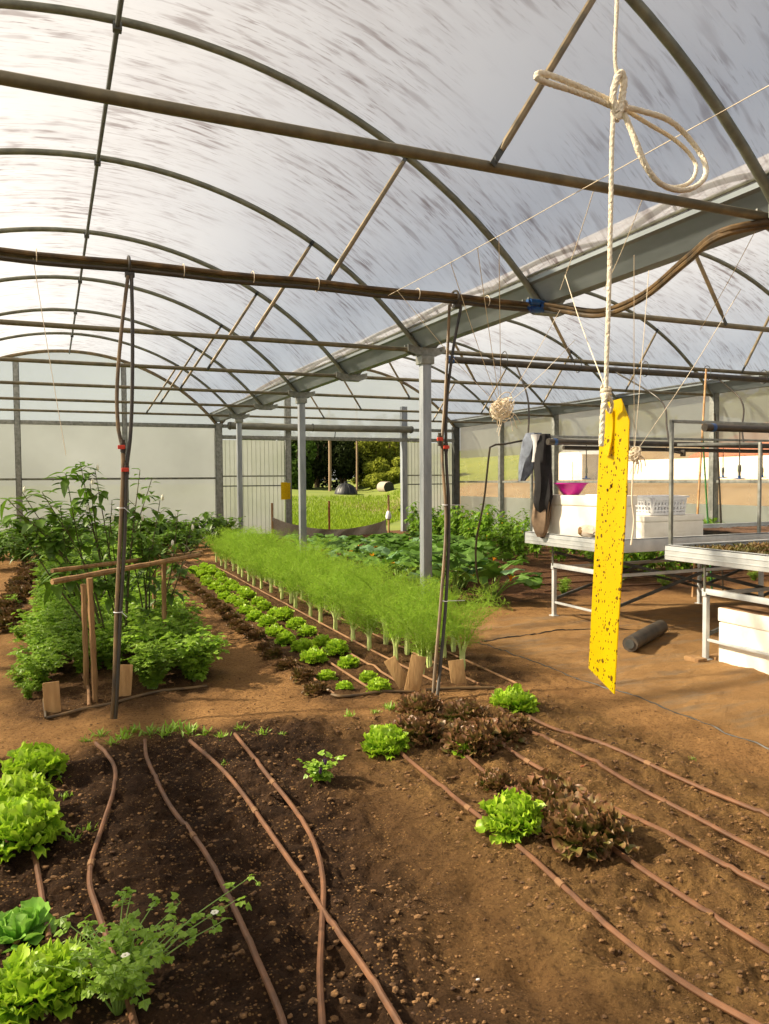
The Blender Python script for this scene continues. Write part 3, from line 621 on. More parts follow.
mb = MB(); P = at(666, 448, Y=6.35); mb.tube([P, P+[.06, -.03, -.04], P+[.14, -.04, -.05], P+[.2, -.04, -.055]], .012, 7); mb.box(P+[.19, -.07, -.09], P+[.215, -.01, -.02], .005); obj('side_valve', mb, M['black'], bp)
bench_pipe('dark spray pipe with a blue end plug over the near seedling bench', 4.6, 1.90, 4.84, 10.0, False, [(5.20, 1.49), (6.2, 1.49), (7.2, 1.49)])

# ------------------------------------------------------------------ rope, knot and yellow sticky trap
def rope_pts(pts, Y): return [at(a, b, Y=y) for (a, b), y in zip(pts, Y if hasattr(Y, '__len__') else [Y]*len(pts))]
TR = .82
rope = thing('hanging_rope', 'pale cotton rope tied in a bow knot, hanging down to the yellow trap', 'rope', tuple(at(618, 105, Y=TR)))
def rope_piece(name, P, r, wob=.0006, twist=260, lab=None):
    P = smooth_path(P, 90); mb = MB(); n = 9
    L_ = np.zeros(len(P)); L_[1:] = np.cumsum(np.linalg.norm(np.diff(P, axis=0), axis=1))
    mb.tube(P, r*(1+.10*np.sin(L_*twist*1.7+1)), n)
    for k in range(3):        # laid strands
        T = np.gradient(P, axis=0); T /= np.linalg.norm(T, axis=1, keepdims=True); A = np.cross(T, [0.3, .9, .2]); A /= np.linalg.norm(A, axis=1, keepdims=True); B = np.cross(T, A)
        ph = L_*twist+k*2*PI/3; mb.tube(P+(A*np.cos(ph)[:, None]+B*np.sin(ph)[:, None])*r*.55, r*.62, 6)
    return obj(name, mb, M['rope'], rope)
top = np.array([at(617, 0, Y=TR)[0]+.006, TR, TZ-.03])
rope_piece('upper_cord', [top, at(617, 0, Y=TR), at(615, 60, Y=TR), at(619, 84, Y=TR)], .0026)
mb = MB(); mb.tube([top+[0, .031*math.cos(a), .03+.031*math.sin(a)] for a in np.linspace(0, 2*PI, 18)], .004, 6); obj('tie_loop', mb, M['rope'], rope)
rope_piece('lower_cord', rope_pts([(614, 108), (612, 140), (611, 200), (609, 290), (607, 350), (606, 388)], [TR-.01]*6), .0029)
def closed(a): return a
rope_piece('left_loop', rope_pts([(615, 108), (595, 99), (570, 90), (548, 83), (537, 78), (538, 73.5), (549, 75), (575, 85), (598, 95), (618, 104)], [TR, TR-.01, TR-.02, TR-.03, TR-.035, TR-.03, TR-.02, TR-.01, TR, TR]), .0034)
rope_piece('right_loop', rope_pts([(620, 106), (645, 112), (668, 120), (684, 133), (700, 153), (706, 168), (703, 180), (690, 189), (672, 189), (654, 178), (640, 155), (631, 130), (622, 109)], [TR, TR+.01, TR+.02, TR+.03, TR+.03, TR+.02, TR+.01, TR, TR-.01, TR-.02, TR-.02, TR-.01, TR]), .0036)
rope_piece('inner_loop', rope_pts([(621, 107), (650, 125), (672, 138), (688, 152), (696, 165), (692, 180), (678, 187), (662, 184), (648, 168), (637, 142), (624, 112)], [TR+.01, TR+.03, TR+.05, TR+.06, TR+.06, TR+.04, TR+.02, TR+.01, TR+.01, TR+.01, TR+.01]), .0028)
rope_piece('knot_wrap', [at(619, 110, Y=TR)+np.array([.0075*math.cos(a), .0075*math.sin(a), .0011*a-.006]) for a in np.linspace(0, 5*PI, 40)], .0036)
rope_piece('knot_eye', rope_pts([(617, 112), (613, 98), (617, 78), (621, 73), (624, 80), (622, 98), (619, 114), (616, 120)], [TR-.012]*8), .0042)
rope_piece('trap_knot', [at(606, 393, Y=TR)+np.array([.0042*math.cos(a), .0042*math.sin(a), .0009*a-.006]) for a in np.linspace(0, 5*PI, 40)], .0034)
rope_piece('tail_end', rope_pts([(605, 396), (603, 410), (602, 430), (601, 446)], [TR-.012, TR-.016, TR-.018, TR-.018]), .0032)
rope_piece('trap_loop', rope_pts([(607, 394), (611, 400), (612, 406), (610, 412), (606, 404), (605, 396)], [TR-.005, TR-.004, TR+.002, TR+.012, TR+.01, TR]), .0022)

def trap_mat():
    m, N, L_, out = nt('yellow_trap')
    tc = N.new('ShaderNodeTexCoord')
    def dots(scale, rad, dens):
        v = N.new('ShaderNodeTexVoronoi'); v.inputs['Scale'].default_value = scale; v.inputs['Randomness'].default_value = 1
        dn = N.new('ShaderNodeTexNoise'); dn.inputs['Scale'].default_value = scale*2.2; L_.new(tc.outputs['Object'], dn.inputs['Vector'])
        va = N.new('ShaderNodeVectorMath'); va.operation = 'MULTIPLY_ADD'; L_.new(dn.outputs['Color'], va.inputs[0]); va.inputs[1].default_value = (.5/scale,)*3; L_.new(tc.outputs['Object'], va.inputs[2])
        L_.new(va.outputs[0], v.inputs['Vector'])
        c = N.new('ShaderNodeSeparateColor'); L_.new(v.outputs['Color'], c.inputs[0])
        r = N.new('ShaderNodeMath'); r.operation = 'MULTIPLY_ADD'; L_.new(c.outputs[0], r.inputs[0]); r.inputs[1].default_value = -dens; r.inputs[2].default_value = rad
        g = N.new('ShaderNodeMath'); g.operation = 'LESS_THAN'; L_.new(v.outputs['Distance'], g.inputs[0]); L_.new(r.outputs[0], g.inputs[1]); return g.outputs[0]
    sx = N.new('ShaderNodeSeparateXYZ'); L_.new(tc.outputs['Object'], sx.inputs[0])
    lim = N.new('ShaderNodeMath'); lim.operation = 'LESS_THAN'; lim.inputs[1].default_value = 1.565; L_.new(sx.outputs[2], lim.inputs[0])
    a = dots(210, .44, .66); b = dots(85, .30, .60)
    mx = N.new('ShaderNodeMath'); mx.operation = 'MAXIMUM'; L_.new(a, mx.inputs[0]); L_.new(b, mx.inputs[1])
    ml = N.new('ShaderNodeMath'); ml.operation = 'MULTIPLY'; L_.new(mx.outputs[0], ml.inputs[0]); L_.new(lim.outputs[0], ml.inputs[1])
    base = mixc(N, L_, noise_fac(N, L_, 9, 3), (.80, .62, .0), (.76, .54, .0))
    c = mixc(N, L_, ml.outputs[0], base, (.16, .085, .01))
    p = N.new('ShaderNodeBsdfPrincipled'); p.inputs['Roughness'].default_value = .4; p.inputs['Specular IOR Level'].default_value = .3; L_.new(c, p.inputs['Base Color'])
    t_ = N.new('ShaderNodeBsdfTranslucent'); L_.new(c, t_.inputs[0])
    ms = N.new('ShaderNodeMixShader'); ms.inputs[0].default_value = .5; L_.new(p.outputs[0], ms.inputs[1]); L_.new(t_.outputs[0], ms.inputs[2]); L_.new(ms.outputs[0], out.inputs[0])
    return m
M['trap'] = trap_mat()
trap = thing('sticky_trap', 'long yellow sticky card specked with caught insects, hanging on the rope', 'insect trap', tuple(at(607, 545, Y=.85)))
# the card: left edge a little farther than the right edge, slightly bowed, 2 mm thick
n, k = 26, 9
lefte = [(602, 402), (597, 520), (593, 600), (589.5, 668)]; righte = [(630, 424), (626, 520), (620, 610), (615, 694)]
V = np.zeros((n, k, 3))
for i in range(n):
    s_ = i/(n-1)
    lp = np.array([np.interp(s_, np.linspace(0, 1, 4), [q[0] for q in lefte]), np.interp(s_, np.linspace(0, 1, 4), [q[1] for q in lefte])])
    rp = np.array([np.interp(s_, np.linspace(0, 1, 4), [q[0] for q in righte]), np.interp(s_, np.linspace(0, 1, 4), [q[1] for q in righte])])
    A = at(*lp, Y=.875-.01*s_); B = at(*rp, Y=.80-.02*s_)
    for j in range(k):
        q = j/(k-1); V[i, j] = A*(1-q)+B*q + np.array([.3, .9, 0])*(.006*math.sin(q*PI)*(1-s_) )
    if i == 0:
        for j in range(k):        # clipped upper corners
            q = j/(k-1); V[0, j, 2] += .00122*np.interp(q, [0, .3, .5, .75, 1], [-2, 7.5, 14, 22, 4])
def solid_sheet(V, th, nrm):
    a, b = V.shape[:2]; nrm = np.array(nrm, float); nrm /= np.linalg.norm(nrm); W = V+nrm*th
    mb = MB(); vs = np.concatenate([V.reshape(-1, 3), W.reshape(-1, 3)]); o = a*b
    F = [(i*b+j, (i+1)*b+j, (i+1)*b+j+1, i*b+j+1) for i in range(a-1) for j in range(b-1)] + [(o+i*b+j, o+i*b+j+1, o+(i+1)*b+j+1, o+(i+1)*b+j) for i in range(a-1) for j in range(b-1)]
    ring = [j for j in range(b)]+[i*b+b-1 for i in range(1, a)]+[(a-1)*b+j for j in range(b-2, -1, -1)]+[i*b for i in range(a-2, 0, -1)]
    F += [(ring[i], ring[(i+1) % len(ring)], o+ring[(i+1) % len(ring)], o+ring[i]) for i in range(len(ring))]
    return mb.add(vs, F)
cn = np.cross(V[0, -1]-V[0, 0], [0, 0, 1]); 
if cn[1] < 0: cn = -cn
obj('card', solid_sheet(V, .0016, cn), M['trap'], trap)
# folded-over flap at the top left, with the rope hole
Fv = np.zeros((8, 4, 3))
fl_ = [(606, 408), (605, 425), (604, 440), (603.5, 454)]; fr_ = [(612, 409), (614, 420), (613, 436), (609, 456)]
for i in range(8):
    s_ = i/7
    a_ = [np.interp(s_, np.linspace(0, 1, 4), [q[w_] for q in fl_]) for w_ in (0, 1)]; b_ = [np.interp(s_, np.linspace(0, 1, 4), [q[w_] for q in fr_]) for w_ in (0, 1)]
    for j in range(4): q = j/3; Fv[i, j] = at(*a_, Y=.856-.003*s_)*(1-q)+at(*b_, Y=.838-.003*s_)*q - np.array([.2, .9, 0])*.003*math.sin(q*PI)
obj('folded_flap', solid_sheet(Fv, .0014, cn), M['trap'], trap)
bugs = MB()
for px_, py_, s_ in [(612, 486, .0042), (600, 566, .003), (598, 560, .0026), (603, 601, .0026), (606, 521, .0022), (601, 486, .002), (604, 650, .0024), (610, 660, .0022), (597, 596, .002), (616, 575, .002), (612, 455, .0018), (607, 640, .0018), (620, 540, .0018), (599, 617, .0022), (608, 490, .003)]:
    q = (px_-(602-12.5*(py_-402)/266))/30; q = min(max(q, .05), .95); s2 = (py_-402)/280
    P = at(px_, py_, Y=(.875-.01*s2)*(1-q)+(.80-.02*s2)*q - .002)
    bugs.ball(P, (s_*(.7+.6*rnd.random()), .0016, s_*(.7+.5*rnd.random())), 1, .5)
obj('insect_specks', bugs, pm('insect', srgb(74, 48, 16), srgb(50, 34, 14), rough=.7), trap)['kind'] = 'stuff'

# small yellow cards on the doorpost
for i, (dx, dy, lab) in enumerate(((0, -.14, 'small yellow sticky card hanging on the left doorpost, the front one'), (.10, -.10, 'small yellow sticky card on the left doorpost, tucked behind another'))):
    c = at(284+i*3.4, 491, Y=EY-.16+.03*i); mb = MB(); mb.box(c+[-.085, -.001, -.23+.01*i], c+[.085, .001, .235-.01*i]); 
    o = obj('sticky_card', mb, M['trap'], smooth=False); tag(o, lab, 'insect trap', 'yellow cards on the doorpost')
    hk = MB(); hk.tube([c+[0, 0, .22], c+[0, .02, .30], (c[0], EY-.075, c[2]+.32)], .003, 5); obj('hook', hk, M['dark_steel'], o)

# ------------------------------------------------------------------ strings
def string(P, label, r=.0022, name='string'):
    mb = MB(); mb.tube(smooth_path(P, 24) if len(P) > 2 else P, r, 5); return tag(obj(name, mb, M['twine']), label, 'string')
WX = 2.48
wire = string([(WX, 1.2, 2.955), (WX, 3.2, 2.95), (WX, 4.4, 2.945), (WX, 5.6, 2.955)], 'thin pale wire stretched along the left bay behind the rope bow', .0022, 'training_wire')
def bundle(name, c, tops, label, seed, R=.11):
    r_ = np.random.default_rng(seed); t = thing(name, label, 'twine bundle', tuple(c))
    for tp in tops:
        tp = np.array(tp); mid = (tp+c)/2+np.array([0, 0, -.03]); mb = MB(); mb.tube(smooth_path([tp, mid, np.array(c)], 16), .0024, 5); obj('strand', mb, M['twine'], t)
    mb = MB()
    for i in range(26):       # tangled coils
        ax = r_.normal(size=3); ax /= np.linalg.norm(ax); u = np.cross(ax, [.2, .5, .8]); u /= np.linalg.norm(u); v = np.cross(ax, u); rr = R*(.45+.6*r_.random()); o = r_.normal(size=3)*R*.25
        a = np.linspace(0, 2*PI*.9, 18); P = c+o+rr*(np.cos(a)[:, None]*u+np.sin(a)[:, None]*v*.8); mb.tube(P, .0042, 5)
    for i in range(6):
        d = r_.normal(size=3); d[2] = -abs(d[2])*1.5-.4; d *= R*1.7/np.linalg.norm(d); mb.tube(smooth_path([np.array(c), c+d*.6+[.02, 0, 0], c+d+[0, 0, -.05]], 10), .0035, 5)
    obj('tangle', mb, M['twine'], t); return t
B1 = at(501, 409, Y=5.9)
bundle('twine_bundle', B1, [(WX, 5.4, 2.95), (WX, 4.55, 2.945), (WX, 4.2, 2.945), (WX, 3.95, 2.945), at(560, 310, Y=5.4), at(575, 340, Y=6.0)], 'tangled bundle of pale twine hanging by strands left of the hung clothes', 5, .115)
B2 = at(634, 455, Y=4.2)
bundle('twine_bundle', B2, [at(634, 255, Y=3.7), at(741, 289, Y=3.9), (3.95, 4.3, 2.98), at(626, 430, Y=4.1)], 'loose coil of pale twine hanging just right of the yellow trap', 9, .05)
mb = MB(); mb.tube(smooth_path([B2+[.0, 0, 0], at(632, 500, Y=4.2), at(634, 520, Y=4.2), at(631, 545, Y=4.2)], 16), .006, 6); tag(obj('twine_tail', mb, M['twine']), 'frayed twine end hanging below the loose coil right of the trap', 'string')
for i, (a, b, Ya, Yb, lab) in enumerate([((597, 180), (560, 290), 3.3, 4.4, 'thin string slanting down left of the rope from the front tie bar'), ((646, 190), (604, 290), 3.3, 4.4, 'thin string slanting behind the rope below the bow'), ((769, 205), (700, 330), 3.3, 4.6, 'thin string slanting down at the right edge from the front tie bar'), ((33, 258), (66, 455), 5.6, 5.6, 'thin pale string hanging from the hose-laden tie bar at far left'), ((565, 275), (604, 385), 4.0, 2.2, 'thin string running down from the gutter behind the trap knot')]):
    string([at(*a, Y=Ya), (at(*a, Y=Ya)+at(*b, Y=Yb))/2+[0, 0, -.02], at(*b, Y=Yb)], lab)

# ================================================================== BENCHES
def bench(label, x0, x1, y0, y1, zb, zt, legs_x, group=None):
    t = thing('growing_bench', label, 'bench', (x0, (y0+y1)/2, 0), group)
    mb = MB(); th = .02
    prof = [(0, zb), (0, zt), (.035, zt), (.035, zt-.012), (.012, zt-.012), (.012, zb+.02)]
    mb.box((x0, y0, zb), (x0+.012, y1, zt), .003); mb.box((x1-.012, y0, zb), (x1, y1, zt), .003); mb.box((x0, y0, zb), (x1, y0+.012, zt), .003); mb.box((x0, y1-.012, zb), (x1, y1, zt), .003)
    for a, b in (((x0, y0, zt-.012), (x0+.035, y1, zt)), ((x0, y0, zt-.012), (x1, y0+.035, zt)), ((x0, y1-.035, zt-.012), (x1, y1, zt))): mb.box(a, b, .002)
    for q in (.3, .65): mb.box((x0-.004, y0+.01, zb+(zt-zb)*q-.004), (x0+.002, y1-.01, zb+(zt-zb)*q+.004), .001)
    obj('rim', mb, M['bench'], t)
    mb = MB(); mb.box((x0+.012, y0+.012, zb+.015), (x1-.012, y1-.012, zb+.035)); obj('tray_floor', mb, M['bench'], t)
    ya, yb = y0+.26, (y1-.30 if y0 > 5 else 4.69)
    mb = MB()
    for x in legs_x: mb.beam((x, ya-.02, .56), (x, yb+.03, .56), .04, .045)
    for y in (ya, yb): mb.beam((legs_x[0]-.03, y, .535), (x1, y, .535), .04, .03)
    obj('stand_rail', mb, M['bench'], t)
    for x in legs_x:
        for y in (ya, yb):
            zg = hz(x, y); mb = MB(); mb.box((x-.02, y-.02, zg-.005), (x+.02, y+.02, .54), .004); mb.box((x-.04, y-.04, zg-.01), (x+.04, y+.04, zg+.008), .002); lg = obj('leg', mb, M['bench'], t)
            mb = MB(); mb.tube([(x-.02, y, .56), (x-.02, y, zb+.02)], .010, 6); obj('prop_rod', mb, M['pvc'], lg)
        mb = MB(); mb.beam((x, ya, .16), (x, yb, .16), .022, .022); obj('foot_rail', mb, M['bench'], t)
    for i in range(len(legs_x)-1):
        for y in (ya, yb):
            mb = MB(); mb.beam((legs_x[i]+.02, y, .2), (legs_x[i+1]-.02, y, .72), .02, .03); mb.beam((legs_x[i]+.02, y+.02, .70), (legs_x[i+1]-.02, y+.02, .2), .02, .03); obj('cross_brace', mb, M['dark_steel'], t)
    return t
ZB, ZT = .79, .92
far = bench('far grey seed bench carrying foam boxes, a purple bowl and hung clothes', 4.80, 10.4, 5.70, 7.12, ZB, ZT, [4.98, 7.08, 9.2])
near = bench('near grey seed bench covered with trays of young seedlings', 4.88, 10.4, 3.70, 5.10, ZB, ZT, [4.945, 7.08, 9.2])
def hoop_frame(t, pts):
    for a, b in pts: mb = MB(); mb.beam(a, b, .028, .028, .003, up=(0, 1, 0) if abs(a[2]-b[2]) > .2 else (0, 0, 1)); obj('upright' if abs(a[2]-b[2]) > .2 else 'top_bar', mb, M['steel'], t)
hoop_frame(near, [((4.915, 5.06, .84), (4.915, 5.06, 1.99)), ((4.90, 5.06, 1.985), (10.2, 5.06, 1.97)), ((10.2, 5.06, .84), (10.2, 5.06, 1.99))])
hoop_frame(far, [((4.86, 7.07, .84), (4.86, 7.07, 1.97)), ((6.78, 5.74, .84), (6.78, 5.74, 1.86)), ((6.8, 5.74, 1.852), (6.2, 6.3, 1.852)), ((10.2, 7.07, .84), (10.2, 7.07, 1.97)), ((4.86, 7.07, 1.965), (10.2, 7.07, 1.965))])
# spray pipe hangers
for (y, z, o_) in ((6.4, 1.87, bp),):
    for x in (4.95, 10.0): mb = MB(); mb.tube([(x, y, z+.02), (x, 7.07, 1.97)], .008, 6); obj('hanger_rod', mb, M['dark_steel'], o_)
for i, (x, y) in enumerate(((5.02, 4.83), (5.08, 4.74))):
    mb = MB(); c = np.array([x+.0, y, hz(x, y)]); pass
mb = MB(); mb.box((4.80, 4.63, hz(4.9, 4.75)-.01), (4.90, 4.78, hz(4.9, 4.75)+.03), .004); tag(obj('wood_block', mb, M['wood']), 'flat piece of wood lying at the near bench foot, on its left', 'wood block')
mb = MB(); mb.box((4.99, 4.63, hz(5.05, 4.7)-.01), (5.16, 4.74, hz(5.05, 4.7)+.03), .004); tag(obj('wood_block', mb, M['wood']), 'short wood offcut between the bench foot and the foam box on the ground', 'wood block')

def foam_box(label, lo, hi, lid=.09, top='foam', seam=.008):
    t = thing('foam_box', label, 'foam box', ((lo[0]+hi[0])/2, (lo[1]+hi[1])/2, lo[2]))
    mb = MB(); mb.box(lo, (hi[0], hi[1], hi[2]-lid-seam), .008); obj('body', mb, M['foam'], t)
    mb = MB(); mb.box((lo[0]+.012, lo[1]+.012, hi[2]-lid-seam-.01), (hi[0]-.012, hi[1]-.012, hi[2]-lid+.01)); mb.box((lo[0]-.006, lo[1]-.006, hi[2]-lid), (hi[0]+.006, hi[1]+.006, hi[2]), .008); l = obj('lid', mb, M['foam'], t)
    if top != 'foam': mb = MB(); mb.box((lo[0]+.01, lo[1]+.01, hi[2]-.002), (hi[0]-.01, hi[1]-.01, hi[2]+.004), .002); obj('soil_crust', mb, M[top], l, label='brown soil crust on the lid')
    return t
zt = ZB+.036
foam_box('large white foam box with lid on the far bench, under the purple bowl', (4.89, 5.99, zt), (5.37, 6.86, 1.325), .10)
foam_box('low white foam box on the far bench right of the yellow trap', (5.98, 6.55, zt), (6.85, 7.0, 1.075), .06)
foam_box('big white foam box with soil-covered lid on the ground below the seedlings', (4.99, 3.75, hz(5.2, 4.3)-.006), (5.75, 4.60, .435), .11, 'dirty_top')

bowl = MB(); bc = (5.03, 6.60, 1.325)
bowl.lathe([(0, .002), (.075, .0), (.085, .006), (.12, .05), (.155, .12), (.172, .128), (.174, .122), (.160, .112), (.115, .045), (.08, .012), (0, .010)], 36, bc)
b = obj('plastic_bowl', bowl, M['magenta']); tag(b, 'wide magenta plastic bowl standing on the white foam box', 'bowl')
mb = MB(); mb.lathe([(.172, .118), (.180, .118), (.180, .128), (.172, .128)], 36, bc); obj('bowl_rim', mb, M['magenta'], b)
mb = MB(); mb.box((4.95, 6.02, 1.326), (5.2, 6.26, 1.336), .002, rot=Matrix.Rotation(.2, 3, 'Z')); tag(obj('paper_pad', mb, M['paper']), 'white paper pad lying beside the magenta bowl on the foam box', 'paper')
# basket of papers
bk = thing('plastic_basket', 'white plastic basket with slotted sides on the low foam box', 'basket', (6.37, 6.75, 1.075))
def basket_side(mb, A, B, z0, z1, inward, flare):
    A = np.array(A, float); B = np.array(B, float); L_ = np.linalg.norm(B-A); d = (B-A)/L_; inw = np.array(inward, float)
    def q(u, z): return A+d*u*L_ - inw*flare*(z-z0)/(z1-z0) + np.array([0, 0, z])
    def bar(u0, z0_, u1, z1_, w_): mb.beam(q(u0, z0_), q(u1, z1_), w_, w_, .001, up=tuple(inw))
    bar(0, z0+.015, 1, z0+.015, .03); bar(0, z1-.02, 1, z1-.02, .035)
    n = max(5, int(L_/.045))
    for i in range(n+1): bar(i/n, z0+.01, i/n, z1-.01, .02)
    for k_ in (1, 2, 3): zz = z0+(z1-z0)*k_/4; bar(0, zz, 1, zz, .02)
X0_, X1_, Y0_, Y1_, Z0_, Z1_ = 6.14, 6.60, 6.60, 6.90, 1.08, 1.285
mb = MB()
for A, B, inw in (((X0_, Y0_, 0), (X1_, Y0_, 0), (0, 1, 0)), ((X0_, Y1_, 0), (X1_, Y1_, 0), (0, -1, 0)), ((X0_, Y0_, 0), (X0_, Y1_, 0), (1, 0, 0)), ((X1_, Y0_, 0), (X1_, Y1_, 0), (-1, 0, 0))): basket_side(mb, A, B, Z0_, Z1_, inw, .03)
obj('lattice', mb, M['white'], bk, smooth=False)
mb = MB(); mb.box((X0_, Y0_, Z0_-.002), (X1_, Y1_, Z0_+.006)); obj('bottom', mb, M['white'], bk)
mb = MB()
for s_, y in ((-1, Y0_-.035), (1, Y1_+.035)): mb.beam((X0_-.04, y, Z1_), (X1_+.04, y, Z1_), .025, .02)
for x in (X0_-.035, X1_+.035): mb.beam((x, Y0_-.04, Z1_), (x, Y1_+.04, Z1_), .025, .02)
obj('rolled_rim', mb, M['white'], bk)
mb = MB(); mb.box((6.17, 6.63, 1.0885), (6.57, 6.87, 1.300), .004); tag(obj('paper_stack', mb, M['paper']), 'stack of white papers lying inside the white basket', 'paper')
# bottle, plastic bag
mb = MB(); mb.lathe([(0, 0), (.036, 0), (.04, .006), (.04, .13), (.034, .155), (.016, .175), (.016, .195), (0, .195)], 20, (4.865, 6.99, zt)); bo = obj('white_bottle', mb, M['white']); tag(bo, 'small white plastic bottle at the far bench corner beside the clothes', 'bottle')
mb = MB(); mb.lathe([(0, .215), (.017, .215), (.019, .21), (.019, .185), (.016, .185)], 16, (4.865, 6.99, zt)); obj('cap', mb, M['white'], bo)
mb = MB(); c = at(583, 531, X=4.84); c = np.array([4.858, c[1]-.05, ZT+.058]); mb.ball(c, (.045, .15, .06), 3, .22); bag = obj('plastic_bag', mb, pm('clear_bag', srgb(226, 212, 196), srgb(196, 172, 146), rough=.3, scale=12)); tag(bag, 'small knotted plastic bag with brown contents on the bench rim before the foam box', 'bag')
mb = MB(); mb.ball(c+[-.01, .07, -.004], (.04, .06, .05), 2, .3); obj('bag_contents', mb, M['wood'], bag, label='brown contents')

# seedling trays
def seed_tray(label, x0, x1, y0, y1, z, m, seedlings, group):
    t = thing('seedling_tray', label, 'seedling tray', ((x0+x1)/2, (y0+y1)/2, z), group)
    mb = MB(); mb.box((x0, y0, z), (x1, y1, z+.045), .006); obj('tray', mb, M['black'], t)
    mb = MB(); nx, ny = 8, 8; xx = np.linspace(x0+.015, x1-.015, 30); yy = np.linspace(y0+.015, y1-.015, 30); A, B = np.meshgrid(xx, yy); mb.grid(np.stack([A, B, z+.05+.012*vnoise(A*40, B*40)], 2)); obj('soil', mb, M[m], t)
    if seedlings:
        r_ = np.random.default_rng(int(x0*100+y0*7)); Q = []; mb = MB()
        for i in range(14):
            for j in range(12):
                if r_.random() < .12: continue
                c = np.array([x0+.03+(x1-x0-.06)*(i+.5)/14, y0+.03+(y1-y0-.06)*(j+.5)/12, z+.05])+np.append(r_.normal(size=2)*.006, 0)
                for k_ in range(5):
                    a = r_.random()*2*PI; up = .5+r_.random()*.9; d = np.array([math.cos(a), math.sin(a), up]); d /= np.linalg.norm(d); s2 = np.array([-math.sin(a), math.cos(a), 0]); l = .028+.03*r_.random(); w_ = .009
                    Q.append([c, c+d*l*.55+s2*w_, c+d*l, c+d*l*.55-s2*w_])
        mb.quads(np.array(Q)); obj('seedlings', mb, M['seed_leaf'], t, smooth=False)
    return t
for j, (ya, yb) in enumerate(((4.42, 5.04), (3.76, 4.38))):
    for i in range(4):
        x0 = 4.93+i*.62
        place = 'at the left end of the near bench' if i == 0 else f'{ORD[i+1]} from the left end of the near bench'
        seed_tray(f'seedling tray {place}, {"far" if j == 0 else "near"} row', x0, x0+.58, ya, yb, ZB+.038, 'potting', True, 'seedling trays on the near bench')
for i in range(4):
    x0 = 6.98+i*.62
    seed_tray(f'tray of bare dry brown soil on the far bench, {ORD[i+1]} from the low foam box', x0, x0+.58, 5.8, 6.95, ZB+.038, 'drysoil', False, 'bare soil trays on the far bench')

# clothes hung on the far bench upright
def garment(name, label, cat, m, prof, c, folds, seed, lining=None):
    """prof: rows (px left, px right, py, Y); the garment hangs as a folded bundle with depth"""
    r_ = np.random.default_rng(seed); n = 20; rows = []
    ph = r_.random(4)*6
    for pl, pr, py_, Yc in prof:
        A = at(pl, py_, Y=Yc); B = at(pr, py_, Y=Yc); mid = (A+B)/2; hw = np.linalg.norm(B-A)/2; x = (B-A)/(2*hw+1e-9); yv = np.array([-x[1], x[0], 0])
        dep = min(hw*.7, .09)+.012; ring = []
        for k_ in range(n):
            a = 2*PI*k_/n; f = 1+.30*math.sin(folds*a+ph[0]+py_*.05)+.16*math.sin(7*a+ph[1]-py_*.08)
            ring.append(mid+x*hw*math.cos(a)*(1+.08*math.sin(folds*a+ph[2]+py_*.12))+yv*dep*math.sin(a)*f)
        rows.append(ring)
    P = np.array(rows); u = np.linspace(0, len(prof)-1, 36); S = np.zeros((36, n, 3))
    for k_ in range(n): S[:, k_] = smooth_path(P[:, k_], 36)
    mb = MB(); mb.add(S.reshape(-1, 3), [(i*n+j, i*n+(j+1) % n, (i+1)*n+(j+1) % n, (i+1)*n+j) for i in range(35) for j in range(n)]+[tuple(range(n))[::-1], tuple(35*n+j for j in range(n))])
    o = obj(name, mb, M[m]); return tag(o, label, cat)
YC = 6.98
sw = garment('sweater', 'blue grey sweater hung over the bench upright, sleeve dangling left', 'clothing', 'grey_cloth', [(527, 540, 433, YC-.06), (524, 542, 440, YC-.07), (522, 540, 452, YC-.08), (520, 534, 465, YC-.08), (519, 529, 475, YC-.08), (519, 524.5, 481, YC-.08)], None, 4, 2)
lin = garment('lining', '', '', 'white_cloth', [(532, 541, 434.5, YC-.19), (533, 540, 442, YC-.19), (533, 539, 452, YC-.18), (532, 537, 462, YC-.17)], None, 3, 4)
lin.parent = sw; lin['label'] = 'white lining of the sweater'
for k_ in ('category',): del lin[k_]
bj = garment('jacket', 'black jacket hanging in long folds in front of the white foam box', 'clothing', 'black_cloth', [(539, 549, 434, YC-.2), (537, 550, 442, YC-.22), (536, 550.5, 460, YC-.23), (536, 551, 480, YC-.24), (535, 551, 495, YC-.24), (535, 549, 505, YC-.24), (540, 547, 520, YC-.22), (540, 545, 534, YC-.2), (541, 543.5, 538, YC-.2)], None, 5, 6)
tp = garment('trouser_leg', 'tan brown trousers hanging below the black jacket over the bench rim', 'clothing', 'tan_cloth', [(535, 549, 497, YC-.2), (534, 550, 506, YC-.2), (533, 549, 520, YC-.2), (536, 546, 532, YC-.22), (538, 543, 537, YC-.22)], None, 4, 8)

